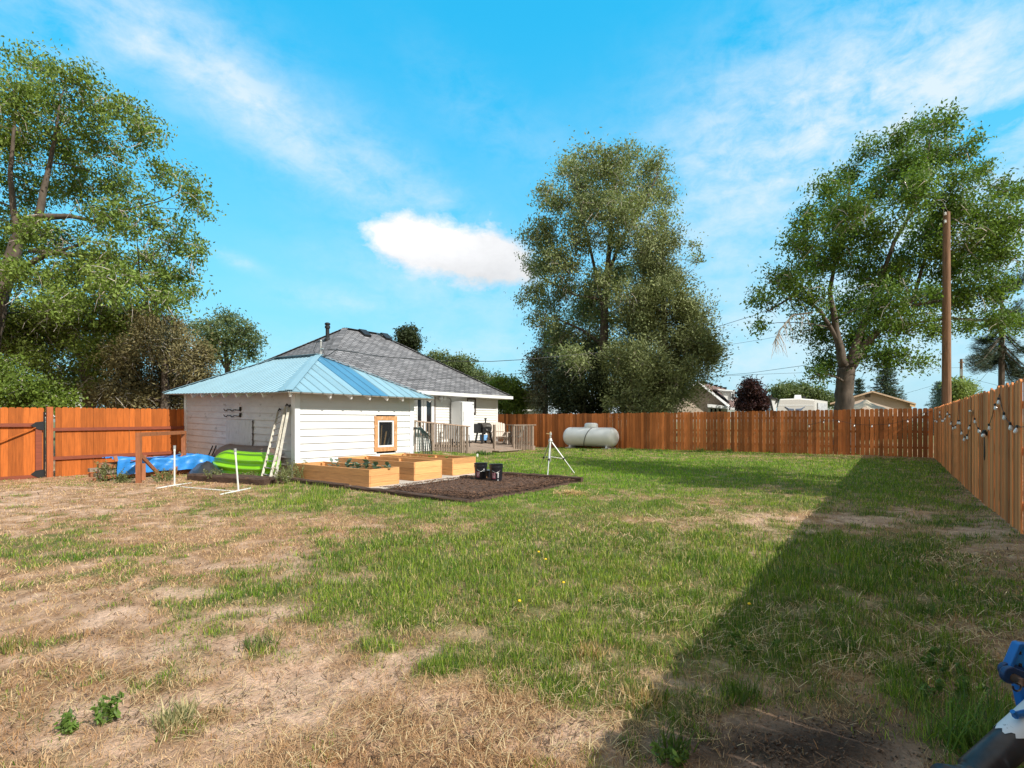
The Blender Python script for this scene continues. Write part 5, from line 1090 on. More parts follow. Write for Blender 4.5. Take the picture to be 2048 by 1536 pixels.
# spruces and pine
def spruce(name, label, px, ytop, Y, hw, lf, group=None, n=26, upt=.1, ybot=835, per=26, droop=-.25, l=.22, w=.05):
    top = PD(px, ytop, Y); bs_ = PD(px, ybot, Y); root = thing(name, label, 'tree', (bs_.x, bs_.y, 0), group); H = top.z; W = hw*Y/F
    b = MB(); b.tube([(top.x, top.y, -.2), (top.x, top.y, H*.5), (top.x, top.y, H-.1)], [.22, .13, .02], 8); ct, sg, ou = [], [], []
    for k in range(n):
        f = (k+.6)/n; z = H*(1-f*.97); R_ = W*f**.85+.12
        nb = int(6+7*f)
        for j in range(nb):
            a = 2*math.pi*(j+random.random()*.8)/nb; d = Vector((math.cos(a), math.sin(a), 0)); L = R_*random.uniform(.75, 1.12); p0 = Vector((top.x, top.y, z)); e = p0+d*L+Vector((0, 0, -droop*-1*0+(-.22+upt)*L))
            b.tube([p0, p0.lerp(e, .5)+Vector((0, 0, -.05*L)), e], [.03, .02, .006], 4, cap=False)
            for s in np.arange(.25, 1.02, max(.12, .35/max(L, .5))): ct.append(tuple(p0.lerp(e, s)+Vector((0, 0, -.06*L*math.sin(s*3)*.6)))); sg.append(.10+.07*L*(.4+.6*(1-s))); ou.append(tuple((d+Vector((0, 0, upt+.2))).normalized()))
    b.build('trunk', m_barkd, root)
    V, col = leaves(np.array(ct), per, np.array(sg), l, w, lf[0], lf[1], .7, (0, 0, 0), 0, np.array(ou)); npmesh('crown', V, [np.arange(len(V)).reshape(-1, 4)], m_need, root, col); return root
spruce('spruce_tree', 'dark green spruce behind the tan gable garage', 1772, 716, 41, 50, SPR, 'spruces beyond the fence', 24)
spruce('spruce_tree', 'small dark spruce between the elm trunk and the big spruce', 1718, 757, 43, 24, SPR, 'spruces beyond the fence', 16)
spruce('spruce_tree', 'pale blue spruce left of the big utility pole', 1878, 762, 50, 32, BSP, 'spruces beyond the fence', 18)
def pine():
    Y = 27; root = thing('pine_tree', 'dark pine with drooping upturned boughs at the right edge', 'tree', PD(2003, 842, Y)*1); root.location.z = 0
    b = MB(); tp = PD(2003, 560, Y); bs_ = PD(2003, 842, Y); b.tube([(bs_.x, bs_.y, -.2), PD(2003, 700, Y), tp], [.15, .12, .04], 8); ct, ou = [], []
    bo = [(1938, 700, 735), (1945, 720, 745), (1960, 680, 690), (1975, 660, 650), (2070, 690, 720), (2060, 740, 765), (2045, 650, 620), (2040, 720, 755), (1965, 735, 740), (2090, 650, 640), (2080, 720, 750), (2030, 600, 570), (1985, 620, 590), (2055, 610, 560), (1952, 705, 715), (2025, 740, 765), (2015, 665, 650), (1990, 700, 728)]
    for tip, yo, ye in bo:
        for rep in range(2):
            dpt = jit(1.5); p0 = PD(2003, yo-30+jit(8), Y); e = PD(tip+jit(6), ye-12+jit(10), Y+dpt); m_ = p0.lerp(e, .6)+Vector((0, 0, -.35)); pp = [p0, p0.lerp(m_, .5)+Vector((0, 0, -.02)), m_, m_.lerp(e, .6)+Vector((0, 0, -.06)), e]
            b.tube(pp, [.045, .035, .025, .016, .008], 5, cap=False)
            for k in range(26):
                f = .15+.85*random.random(); i = min(int(f*4), 3); q = pp[i].lerp(pp[i+1], f*4-i); ct.append(tuple(q+Vector((jit(.2), jit(.2), jit(.12))))); ou.append(tuple(((e-p0).normalized()*.8+Vector((0, 0, .5))).normalized()))
    b.build('trunk', m_barkd, root)
    V, col = leaves(np.array(ct), 34, np.full(len(ct), .10), .22, .016, (.018, .035, .020), (.06, .09, .045), .8, (0, 0, 0), 0, np.array(ou)); npmesh('crown', V, [np.arange(len(V)).reshape(-1, 4)], m_need, root, col)
pine()
# trees outside the frame to the right, whose shade falls on the lawn
def side_tree(label, base, blobs, per=26):
    root = thing('shade_tree', label, 'tree', (*base, 0), 'trees beyond the right fence'); b = MB(); ct = []
    b.tube([(*base, -.2), (base[0], base[1], 2.5), (base[0]+.2, base[1], 4.6)], [.3, .25, .16], 10)
    for x, y, z, r, n in blobs:
        b.tube([(base[0]+.1, base[1], 3.0), Vector((base[0], base[1], 3.5)).lerp(Vector((x, y, z)), .5)+Vector((0, 0, .3)), (x, y, z)], [.12, .08, .03], 6)
        for k in range(n): dv = Vector(unit(1)[0]); ct.append(tuple(Vector((x, y, z))+dv*r*random.random()**.4))
    b.build('trunk', m_barkd, root); V, col = leaves(np.array(ct), per, np.full(len(ct), .28), .18, .08, *EL2, .6); npmesh('crown', V, [np.arange(len(V)).reshape(-1, 4)], m_leafm, root, col)
side_tree('tree right of the fence, out of view, that shades the lawn', (13.5, -6.5), [(12.3, -6.3, 7.2, 1.0, 70), (13.3, -6.0, 8.3, 1.2, 90), (14.2, -6.2, 9.6, 1.1, 80), (14.6, -5.8, 11, 1.0, 60), (15.4, -6.3, 12, 1.0, 46), (11.6, -6.2, 8.0, .8, 40), (13.0, -6.4, 10.2, .8, 36), (11.4, -6.6, 6.7, .8, 26), (15.8, -6.6, 8.8, .8, 24), (16.2, -6.4, 10.8, .9, 22), (16.2, -6.0, 13.2, .8, 18)])
side_tree('sparse tree beyond the right fence near the back corner, out of view', (22.6, -9.3), [(22.5, -9, 8.5, 1.0, 9), (23.4, -9, 10.6, 1.1, 10), (23.8, -8.6, 13, 1.2, 22), (23.5, -8.2, 16.5, 1.4, 60), (23.4, -8.3, 18.6, 1.4, 70), (23.2, -8.6, 20.4, 1.2, 40), (23.3, -8.9, 14.6, 1.0, 24), (24.5, -9, 11.5, 1.0, 8), (24.6, -9, 9.0, 1.0, 6), (23.6, -9.0, 7.3, .8, 7)], 22)
# ------------------------------------------------------------------ poles and wires
m_pole = pm('creosote_pole', (.20, .105, .055), .85, var=.35, ns=6, stretch=(3, 3, .3), bmp=.3)
def pole(label, px, ytop, Y, r0, r1, extra=None):
    t_ = PD(px, ytop, Y); r = thing('utility_pole', label, 'pole', (t_.x, t_.y, 0), 'utility poles beyond the fence'); MB().tube([(t_.x, t_.y, -.3), (t_.x, t_.y, t_.z*.5), t_], [r0, (r0+r1)/2, r1], 14).build('pole_shaft', m_pole, r)
    if extra: extra(r, t_)
    return t_
def topfit(r, t):
    b = MB(); b.beam(t+Vector((-.05, 0, -.25)), t+Vector((-.05, 0, -.9)), .05, .05); b.build('cable_guard', m_alu, r)
    b = MB()
    for z in (-.15, -.45): b.lathe(t+Vector((-.17, .05, z)), [(.03, 0), (.05, .03), (.03, .06), (.05, .09), (.02, .12)], 10)
    b.build('insulator', m_whitepaint, r)
P1 = pole('tall thick brown utility pole in front of the right elm', 1893, 425, 20.5, .165, .115, topfit)
def fit2(r, t):
    MB().box(t.x-.35, t.x-.12, t.y-.1, t.y+.1, t.z-1.7, t.z-1.0).build('transformer_box', m_alu, r); b = MB(); b.beam(t+Vector((-.2, .2, -.35)), t+Vector((.25, -.25, -.35)), .06, .06); b.build('bracket', m_pole, r)
P2 = pole('thin far utility pole with a small box, right of the thick one', 1922.5, 718, 52, .14, .11, fit2)
def wire(label, pts, rad=.012, sag=0):
    ps = [PD(*p) for p in pts]; r = thing('power_line', label, 'wire', ps[0], 'overhead wires'); c = []
    for i in range(len(ps)-1):
        for k in range(8): f = k/8; c.append(ps[i].lerp(ps[i+1], f)+Vector((0, 0, -sag*4*f*(1-f))))
    c.append(ps[-1]); MB().tube(c, rad, 5).build('cable', m_rubber, r)
wire('overhead service wire running from the shed mast across the house roof to the thick pole', [(655, 698, 15.9), (700, 703, 17), (760, 713, 19), (880, 722, 22), (980, 723, 24), (1050, 719, 26), (1200, 705, 27.5), (1430, 655, 33), (1510, 630, 29), (1893, 455, 20.6)], .014)
wire('thin wire dropping over the right slope of the house roof', [(800, 760, 22.5), (900, 757, 25), (980, 752, 27), (1060, 745, 29), (1250, 722, 34), (1430, 694, 40), (1530, 678, 38), (1893, 600, 20.8)], .010)
wire('lower wire between the brown roofed house and the elm trunk', [(1395, 766, 52), (1440, 751, 50), (1500, 746, 46), (1600, 732, 40), (1700, 712, 34)], .016)
wire('second lower wire just under it above the purple tree', [(1380, 762, 52), (1440, 752, 50), (1560, 747, 50), (1700, 742, 50), (1922, 735, 52)], .014)
wire('faint wire from the far pole sloping down to the left', [(1700, 800, 60), (1800, 790, 56), (1870, 770, 53), (1922, 752, 52)], .012)
wire('wire from the far pole sloping down to the right behind the pine', [(1924, 752, 52), (1960, 762, 46), (2000, 772, 40), (2080, 790, 36)], .012)
wire('guy wire rising from behind the right fence to the pine', [(1930, 782, 44), (1960, 762, 42), (1990, 728, 40), (2010, 700, 38)], .011)
wire('wire cutting the sky at the far right edge', [(1893, 470, 20.6), (1960, 520, 22), (2048, 580, 25), (2150, 640, 28)], .010)
# ------------------------------------------------------------------ neighbours
m_brownroof = shingle_mat('brown_shingles', (.15, .085, .07), (.22, .13, .105))
FV = Vector((*FW, 0)); RV = Vector((*RT, 0))
def prismD(b, pts, Y, dY, t=0): r_ = ray(sum(p[0] for p in pts)/len(pts), 842); b.prism([PD(x, y, Y) for x, y in pts], Vector((r_[0], r_[1], 0)).normalized()*dY, t); return b
r = thing('brown_roofed_house', 'neighbour house with a brown shingle roof and a white dormer behind the back fence', 'house', PD(1440, 842, 50))
Yh = 50
A = PD(1398, 764, Yh); Bk = A+RV*3.2+FV*6.5
prismD(MB(), [(1300, 835), (1300, 812), (1347, 806), (1398, 766), (1452, 808), (1452, 835)], Yh+.4, 7).build('wall', pm('tan_house_wall', (.42, .34, .27), .8), r)
# right roof plane, receding to the right and back, and the shaded gable overhang
p0, p1 = PD(1395, 763, Yh-.4), PD(1458, 813, Yh-.4); q0, q1 = PD(1452, 778, Yh+7), PD(1504, 821, Yh+5.5)
rb = roof_uv_mesh('roof', [[p1, q1, q0, p0], [p0, q0, PD(1392, 790, Yh+7), PD(1338, 808, Yh-.4)]], m_brownroof, r)
MB().beam(p0+Vector((0, 0, .02)), p1+Vector((0, 0, .02)), .12, .2).build('barge_board', m_trim, r)
MB().beam(p0+Vector((0, 0, .0)), PD(1336, 809, Yh-.4), .12, .2).build('barge_board', m_trim, r)
b = MB(); d0, d1 = p0.lerp(q0, .1), p0.lerp(q0, .95)
for k in range(6): c = d0.lerp(d1, k/5); b.box(c.x-.18, c.x+.18, c.y-.18, c.y+.18, c.z-.02, c.z+.16)
b.build('ridge_vent', m_blackmetal, r)
dm = MB(); prismD(dm, [(1436, 780), (1465, 782), (1465, 800), (1455, 800)], Yh+.2, 1.6); do = dm.build('dormer', m_vinyl, r)
MB().prism([PD(1462.5, 784, Yh+.0), PD(1469, 782.5, Yh+.0), PD(1469, 801, Yh+.0), PD(1462.5, 800, Yh+.0)], FV*.15).build('dormer_face', m_trim, do)
MB().prism([PD(1464.5, 787, Yh-.05), PD(1467.5, 786.5, Yh-.05), PD(1467.5, 798, Yh-.05), PD(1464.5, 797.5, Yh-.05)], FV*.04).build('window', m_glass, do)
MB().prism([PD(1434, 777.5, Yh-.1), PD(1470, 781, Yh-.1), PD(1470, 783.2, Yh-.1), PD(1438, 780.5, Yh-.1)], FV*1.9).build('dormer_roof', m_trim, do)
b = prismD(MB(), [(1415, 808), (1456, 812), (1456, 818), (1415, 814)], Yh-1.5, 1.2); b.build('porch_roof', m_trim, r)
b = prismD(MB(), [(1416, 814), (1455, 818), (1455, 835), (1416, 835)], Yh-.6, .6); b.build('porch_wall', m_vinyl, r)
for x in (1421, 1429, 1438): prismD(MB(), [(x, 817), (x+4, 817.5), (x+4, 832), (x, 832)], Yh-.7, .06).build('window', m_glass, r)
b = prismD(MB(), [(1456, 814), (1518, 821), (1520, 824), (1456, 819)], Yh-1.2, 2.6); b.build('side_roof', m_trim, r)
# travel trailer
Yt = 42; r = thing('travel_trailer', 'pale grey travel trailer parked behind the back fence, roof unit on top', 'trailer', PD(1595, 842, Yt))
body = prismD(MB(), [(1552, 835), (1554, 815), (1559, 798), (1600, 796.5), (1630, 799), (1630, 835)], Yt, 6.5); body.build('body', pm('grey_trailer_skin', (.50, .48, .45), .45, var=.03), r, bev=.08)
prismD(MB(), [(1556, 810), (1627, 810), (1627, 811.3), (1556, 811.3)], Yt-.02, .03).build('trim_line', m_trim, r)
prismD(MB(), [(1538, 836), (1543, 797), (1554, 796), (1556, 798), (1549, 836)], Yt-.4, .25).build('awning_panel', m_trim, r)
b = MB(); b.beam(PD(1540, 795, Yt-.45), PD(1549, 836, Yt-.45), .10, .08); b.beam(PD(1539, 795, Yt-.45), PD(1555, 798, Yt-.45), .08, .10); b.beam(PD(1555, 798, Yt-.45), PD(1553, 806, Yt-.45), .06, .06); b.build('awning_arm', m_blackmetal, r)
prismD(MB(), [(1588, 797), (1589, 790), (1602, 790), (1603, 797)], Yt+1.0, .8).build('air_conditioner', m_trim, r, bev=.03)
prismD(MB(), [(1603, 795), (1609, 791), (1612, 796)], Yt+1.2, .5).build('roof_vent', m_blackmetal, r)
prismD(MB(), [(1630, 799), (1655, 803), (1655, 836), (1630, 836)], Yt+.1, 6).build('slide_out', m_vinyl, r)
prismD(MB(), [(1636, 805), (1654, 807), (1654, 836), (1636, 836)], Yt+.05, .04).build('slide_panel', pm('grey_panel', (.6, .62, .65), .4), r)
for s in (-1, 1):
    b = MB()
    for k in range(3): b.tube([PD(1590+s*(2+0*k), 818+2*k, Yt-.02), PD(1590+s*12, 817.5+1.6*k, Yt-.02), PD(1590+s*(20-2*k), 813.5+1.5*k, Yt-.02)], .03, 4)
    b.build('front_graphic', pm('slate_graphic', (.15, .19, .27), .5), r)
# tan gable garage and tarp canopy
r = thing('tan_garage', 'tan low gabled building behind the right end of the back fence', 'building', PD(1745, 842, 36)); Yg = 36
prismD(MB(), [(1668, 836), (1668, 805), (1745, 784), (1822, 806), (1826, 836)], Yg, 6).build('wall', pm('tan_board_wall', (.50, .40, .335), .85, var=.1, ns=1, stretch=(1, 1, 8)), r)
for a, q in (((1745, 781.5), (1832, 806.5)), ((1745, 781.5), (1660, 806))):
    p, q_ = PD(*a, Yg-.35), PD(*q, Yg-.35); b = MB(); b.prism([p, q_, q_+Vector((0, 0, -.10)), p+Vector((0, 0, -.10))], Vector((ray(1745, 842)[0], ray(1745, 842)[1], 0)).normalized()*6.6); b.build('roof', pm('tan_roof_edge', (.42, .30, .20), .85), r)
prismD(MB(), [(1729, 789), (1741, 787), (1741, 794), (1731, 795)], Yg-.03, .03).build('gable_vent', pm('vent_dark', (.12, .1, .09), .8), r)
prismD(MB(), [(1820, 806), (1831, 809), (1831, 815), (1820, 812)], Yg-.3, .2).build('eave_end', pm('eave_tan', (.55, .36, .18), .7), r)
cp = thing('tarp_canopy', 'sagging tan tarp canopy in front of the tan gabled building', 'canopy', PD(1735, 842, 31)); n, m = 30, 14; V = []
for i in range(n):
    u = i/(n-1); px = 1676+118*u; pk = 799+26*abs(u-.46)/.5**1
    for j in range(m): v = j/(m-1); q = PD(px, pk+7*math.sin(v*3.14)*0+(abs(v-.5)*2)**1.3*14+2.5*math.sin(u*22)*v, 29.5+3*v); V.append(tuple(q))
idx = np.arange(n*m).reshape(n, m); Fc = np.stack([idx[:-1,:-1], idx[1:,:-1], idx[1:,1:], idx[:-1,1:]], -1).reshape(-1, 4)
npmesh('canopy_cloth', V, [Fc], pm('tan_tarp', (.40, .33, .24), .7, var=.3, ns=1.5), cp, smooth=True)
for px in (1690, 1733, 1780): t_ = PD(px, 826, 31); MB().tube([(t_.x, t_.y, 0), t_], .03, 6).build('canopy_pole', m_alu, cp)
# pale buildings at left
r = thing('pale_blue_house', 'pale blue gable wall of a house behind the dark evergreen', 'house', PD(1115, 842, 45)); prismD(MB(), [(1092, 836), (1092, 806), (1101, 778), (1125, 770), (1250, 800), (1250, 836)], 45, 6).build('wall', pm('pale_blue_wall', (.50, .60, .70), .7), r)
MB().beam(PD(1090, 810, 44.8), PD(1102, 776, 44.8), .25, .3).build('barge_board', m_trim, r)
r = thing('flat_roof_shed', 'low pale flat roofed outbuilding beyond the old fence', 'shed', PD(1068, 842, 48)); prismD(MB(), [(1040, 822), (1094, 822), (1094, 838), (1040, 838)], 48, 4).build('wall', m_vinyl, r); prismD(MB(), [(1037, 819), (1096, 819), (1096, 822), (1037, 822)], 47.6, 5).build('roof', pm('pale_flat_roof', (.62, .60, .57), .7), r)
r = thing('turquoise_tarp', 'small turquoise covered object above the old fence beside the house', 'tarp', PD(1010, 822, 38)); b = MB(); b.ball(PD(1011, 815.5, 37.6), .2, sq=(1.3, 1, .75)); b.build('cover', pm('turquoise_cover', (.06, .36, .42), .5), r); MB().prism([PD(1006, 812, 37.3), PD(1016, 812, 37.3), PD(1015, 815, 37.3), PD(1007, 815, 37.3)], FV*.5).build('cover_top', pm('pale_turquoise', (.4, .75, .75), .4), r); t_ = PD(1011, 817, 37.6); MB().tube([(t_.x, t_.y, 0), t_], .05, 6).build('support_pole', m_greywood, r)
r = thing('white_house', 'white house wall glimpsed through the trees above the left fence', 'house', PD(130, 842, 36)); prismD(MB(), [(70, 836), (70, 785), (105, 762), (150, 762), (190, 790), (190, 836)], 36, 6).build('wall', m_vinyl, r); MB().prism([PD(64, 786, 35.7), PD(105, 758, 35.7), PD(150, 758, 35.7), PD(196, 790, 35.7), PD(196, 786, 35.7), PD(150, 754, 35.7), PD(105, 754, 35.7), PD(64, 782, 35.7)], FV*6.5).build('roof', m_shingle, r)
# far ridge
b = MB(); pts = []
for k in range(60):
    a = HEAD-1.2+2.4*k/59; R_ = 900; hgt = 26+14*math.sin(k*.9)+10*math.sin(k*.37+1); pts.append((R_*math.sin(a), R_*math.cos(a), max(6, hgt)))
for k in range(59):
    p, q = pts[k], pts[k+1]; b.poly([(p[0]*.8, p[1]*.8, -2), (q[0]*.8, q[1]*.8, -2), q, p]); b.poly([p, q, (q[0]*1.4, q[1]*1.4, -2), (p[0]*1.4, p[1]*1.4, -2)])
tag(b.build('hills', pm('distant_sage_hills', (.20, .21, .17), .95, var=.1, ns=.01)), kind='structure')
# ------------------------------------------------------------------ ground cover maps (patches of the real lawn, worked out on the ground plane)
def to_px(x, y):
    Yc = x*FW[0]+y*FW[1]; Xc = x*RT[0]+y*RT[1]; ok = Yc > .8; Ys = np.where(ok, Yc, 1e6)
    return np.where(ok, 1024+F*Xc/Ys, -9e5), np.where(ok, HOR+F*CAMH/Ys, 842)
def patches(px, py, lst):
    s = np.zeros_like(px)
    for cx, cy, rx, ry, a in lst: s = s+a*np.exp(-(((px-cx)/rx)**2+((py-cy)/ry)**2))
    return s
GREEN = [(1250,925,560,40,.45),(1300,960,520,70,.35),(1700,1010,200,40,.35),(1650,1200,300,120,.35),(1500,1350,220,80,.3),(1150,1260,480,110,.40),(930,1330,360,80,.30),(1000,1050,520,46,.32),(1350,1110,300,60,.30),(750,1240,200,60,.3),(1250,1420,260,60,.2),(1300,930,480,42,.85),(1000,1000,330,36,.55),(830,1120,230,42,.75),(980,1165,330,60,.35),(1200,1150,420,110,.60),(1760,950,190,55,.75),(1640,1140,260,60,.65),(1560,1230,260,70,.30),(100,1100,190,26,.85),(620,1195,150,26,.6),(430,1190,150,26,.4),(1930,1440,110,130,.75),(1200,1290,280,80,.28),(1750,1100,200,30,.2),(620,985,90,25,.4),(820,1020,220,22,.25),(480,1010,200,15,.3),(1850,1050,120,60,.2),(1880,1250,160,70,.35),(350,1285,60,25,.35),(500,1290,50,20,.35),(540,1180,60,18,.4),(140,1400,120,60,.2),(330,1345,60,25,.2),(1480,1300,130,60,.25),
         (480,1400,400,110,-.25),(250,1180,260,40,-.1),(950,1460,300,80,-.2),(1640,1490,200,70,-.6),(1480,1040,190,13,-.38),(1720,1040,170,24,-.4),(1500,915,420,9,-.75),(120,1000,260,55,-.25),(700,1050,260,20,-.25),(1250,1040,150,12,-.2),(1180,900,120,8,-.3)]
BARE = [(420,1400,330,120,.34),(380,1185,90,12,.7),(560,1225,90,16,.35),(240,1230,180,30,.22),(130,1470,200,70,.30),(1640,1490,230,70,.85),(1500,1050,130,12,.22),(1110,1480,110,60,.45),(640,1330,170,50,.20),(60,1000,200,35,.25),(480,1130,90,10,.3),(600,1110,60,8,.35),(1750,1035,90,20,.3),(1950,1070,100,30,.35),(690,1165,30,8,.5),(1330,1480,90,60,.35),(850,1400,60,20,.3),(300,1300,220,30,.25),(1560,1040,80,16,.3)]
def maps(x, y):
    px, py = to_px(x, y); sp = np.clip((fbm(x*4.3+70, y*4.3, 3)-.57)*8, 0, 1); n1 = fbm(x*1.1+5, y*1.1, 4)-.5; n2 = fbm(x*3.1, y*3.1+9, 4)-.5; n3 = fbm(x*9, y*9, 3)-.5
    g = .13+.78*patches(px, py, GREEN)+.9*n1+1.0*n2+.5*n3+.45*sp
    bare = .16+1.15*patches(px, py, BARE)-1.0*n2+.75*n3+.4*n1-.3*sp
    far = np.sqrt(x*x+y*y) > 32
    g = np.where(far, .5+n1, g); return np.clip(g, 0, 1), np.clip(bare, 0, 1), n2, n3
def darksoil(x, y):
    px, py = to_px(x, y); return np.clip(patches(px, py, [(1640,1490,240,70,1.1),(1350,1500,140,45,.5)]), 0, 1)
# ground sheet: fine in the yard, coarse to the horizon
def axis(lo, hi, st, far):
    fine = np.arange(lo, hi+st, st); out = []; d = st; p = fine[-1]
    while p < far: d *= 1.35; p += d; out.append(p)
    neg = []; d = st; p = fine[0]
    while p > -far: d *= 1.35; p -= d; neg.append(p)
    return np.concatenate([np.array(neg[::-1]), fine, np.array(out)])
xs, ys = axis(.2, 25.6, .05, 2500), axis(-1.6, 18.6, .05, 2500); n, m = len(xs), len(ys)
X, Y_ = np.meshgrid(xs, ys, indexing='ij'); g, bare, n2, n3 = maps(X, Y_); ds = darksoil(X, Y_)
near = np.clip(1-np.hypot(X, Y_)/40, 0, 1)
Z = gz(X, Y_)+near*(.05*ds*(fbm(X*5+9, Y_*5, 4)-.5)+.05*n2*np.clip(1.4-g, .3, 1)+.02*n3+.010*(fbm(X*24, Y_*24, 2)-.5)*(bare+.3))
Z = np.where(np.hypot(X, Y_) > 60, 0, Z)
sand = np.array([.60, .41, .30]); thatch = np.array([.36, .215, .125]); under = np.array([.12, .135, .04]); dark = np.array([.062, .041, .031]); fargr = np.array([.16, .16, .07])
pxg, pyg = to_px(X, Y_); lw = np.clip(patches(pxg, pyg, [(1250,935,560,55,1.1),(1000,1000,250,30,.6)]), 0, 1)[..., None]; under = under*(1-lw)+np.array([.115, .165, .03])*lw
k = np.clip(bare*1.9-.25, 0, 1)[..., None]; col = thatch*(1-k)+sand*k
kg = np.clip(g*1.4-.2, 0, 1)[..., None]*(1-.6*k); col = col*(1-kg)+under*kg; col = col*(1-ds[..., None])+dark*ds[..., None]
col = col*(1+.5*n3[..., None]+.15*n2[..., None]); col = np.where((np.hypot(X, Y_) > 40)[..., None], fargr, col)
idx = np.arange(n*m).reshape(n, m); Fc = np.stack([idx[:-1,:-1], idx[1:,:-1], idx[1:,1:], idx[:-1,1:]], -1).reshape(-1, 4)
m_ground, nt, bs = newmat('dry_sandy_ground'); a = attr(nt, 'Col'); v = coords(nt); f1 = noise(nt, v, 38, 6, .7); f2 = noise(nt, v, 140, 3, .6); f3 = noise(nt, coords(nt, (1, 1, 1)), 9, 5, .65)
c1 = mixc(nt, 1.0, a.outputs['Color'], ramp(nt, f1, [(.28, .55), (.5, 1.0), (.72, 1.25)]), 'MULTIPLY'); c1 = mixc(nt, 1.0, c1, ramp(nt, f3, [(.3, (.82, .78, .72)), (.7, (1.12, 1.1, 1.08))]), 'MULTIPLY')
c1 = mixc(nt, 1.0, c1, ramp(nt, f2, [(.3, .8), (.7, 1.12)]), 'MULTIPLY')
nt.links.new(c1, bs.inputs['Base Color']); bs.inputs['Roughness'].default_value = .95; bs.inputs['Specular IOR Level'].default_value = .2; bump(nt, bs, f1, .8, .03)
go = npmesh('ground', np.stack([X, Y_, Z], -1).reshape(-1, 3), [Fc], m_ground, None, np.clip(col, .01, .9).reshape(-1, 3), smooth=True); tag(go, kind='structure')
from mathutils.interpolate import poly_3d_calc
def gsurf(x, y):
    g, b_, n2, n3 = maps(x, y); return gz(x, y)+np.clip(1-np.hypot(x, y)/40, 0, 1)*(.05*n2*np.clip(1.4-g, .3, 1)+.02*n3)
# ------------------------------------------------------------------ grass blades
def free(x, y):
    fl = FL(x)
    ok = (y > fl+.04) & (x < 25.1-y*.056) & (y < 18.1) & (np.hypot(x, y) > .9)
    ok &= ~((x > 7.36) & (x < 11.34) & (y > 12.02)); ok &= ~((x > 6.58) & (x < 11.05) & (y > 8.2) & (y < 12.1)); ok &= ~((x > 6.58) & (x < 10.46) & (y > 5.66) & (y < 8.3))
    ok &= ~((x > 11.3) & (y > 16.9)); ok &= ~((x > 14.3) & (x < 21.3) & (y > 14.25)); ok &= ~((x > 17.9) & (x < 19.5) & (y > 13.8)); ok &= ~((x > 12.5) & (y > 14.7))
    return ok
def sample(nn, rmin, rmax, seed):
    R = np.random.default_rng(seed); r = rmin*(rmax/rmin)**R.random(nn); a = HEAD+R.uniform(-.93, .93, nn); return r*np.sin(a), r*np.cos(a), r, R
def blades(x, y, z, L, W, lean, R, segs, cA, cB, kcol):
    nn = len(x); az = R.uniform(0, 2*np.pi, nn); wx, wy = np.cos(az), np.sin(az); lz = R.uniform(0, 2*np.pi, nn); lx, ly = np.cos(lz)*lean, np.sin(lz)*lean
    c = np.stack([x, y, z], -1); wv = np.stack([wx, wy, 0*wx], -1)*(W/2)[:, None]; dv = np.stack([lx, ly, np.sqrt(np.clip(1-lean**2, .02, 1))], -1)*L[:, None]; d2 = np.stack([lx*1.0, ly*1.0, np.sqrt(np.clip(1-lean**2, .02, 1))*.55], -1)*L[:, None]
    col = cA*(1-kcol[:, None])+cB*kcol[:, None]
    if segs == 2:
        V = np.stack([c-wv, c+wv, c+dv*.5+wv*.8, c+dv*.5-wv*.8, c+dv*.5+d2*.5], 1).reshape(-1, 3); b0 = np.arange(nn)*5
        return V, [np.stack([b0, b0+1, b0+2, b0+3], -1), np.stack([b0+3, b0+2, b0+4], -1)], np.repeat(col, 5, 0)
    V = np.stack([c-wv, c+wv, c+dv*.6+d2*.4], 1).reshape(-1, 3); b0 = np.arange(nn)*3
    return V, [np.stack([b0, b0+1, b0+2], -1)], np.repeat(col, 3, 0)
def merge(parts):
    V, Fs, Cc, o = [], {3: [], 4: []}, [], 0
    for v, fs, c in parts:
        for f in fs: Fs[f.shape[1]].append(f+o)
        V.append(v); Cc.append(c); o += len(v)
    return np.concatenate(V), [np.concatenate(l) for l in Fs.values() if l], np.concatenate(Cc)
m_grass = leafmat('grass_blades', .30, .6); m_dry = leafmat('dry_straw_blades', .22, .8)
A3 = lambda *t: np.array(t)
gp, dp = [], []
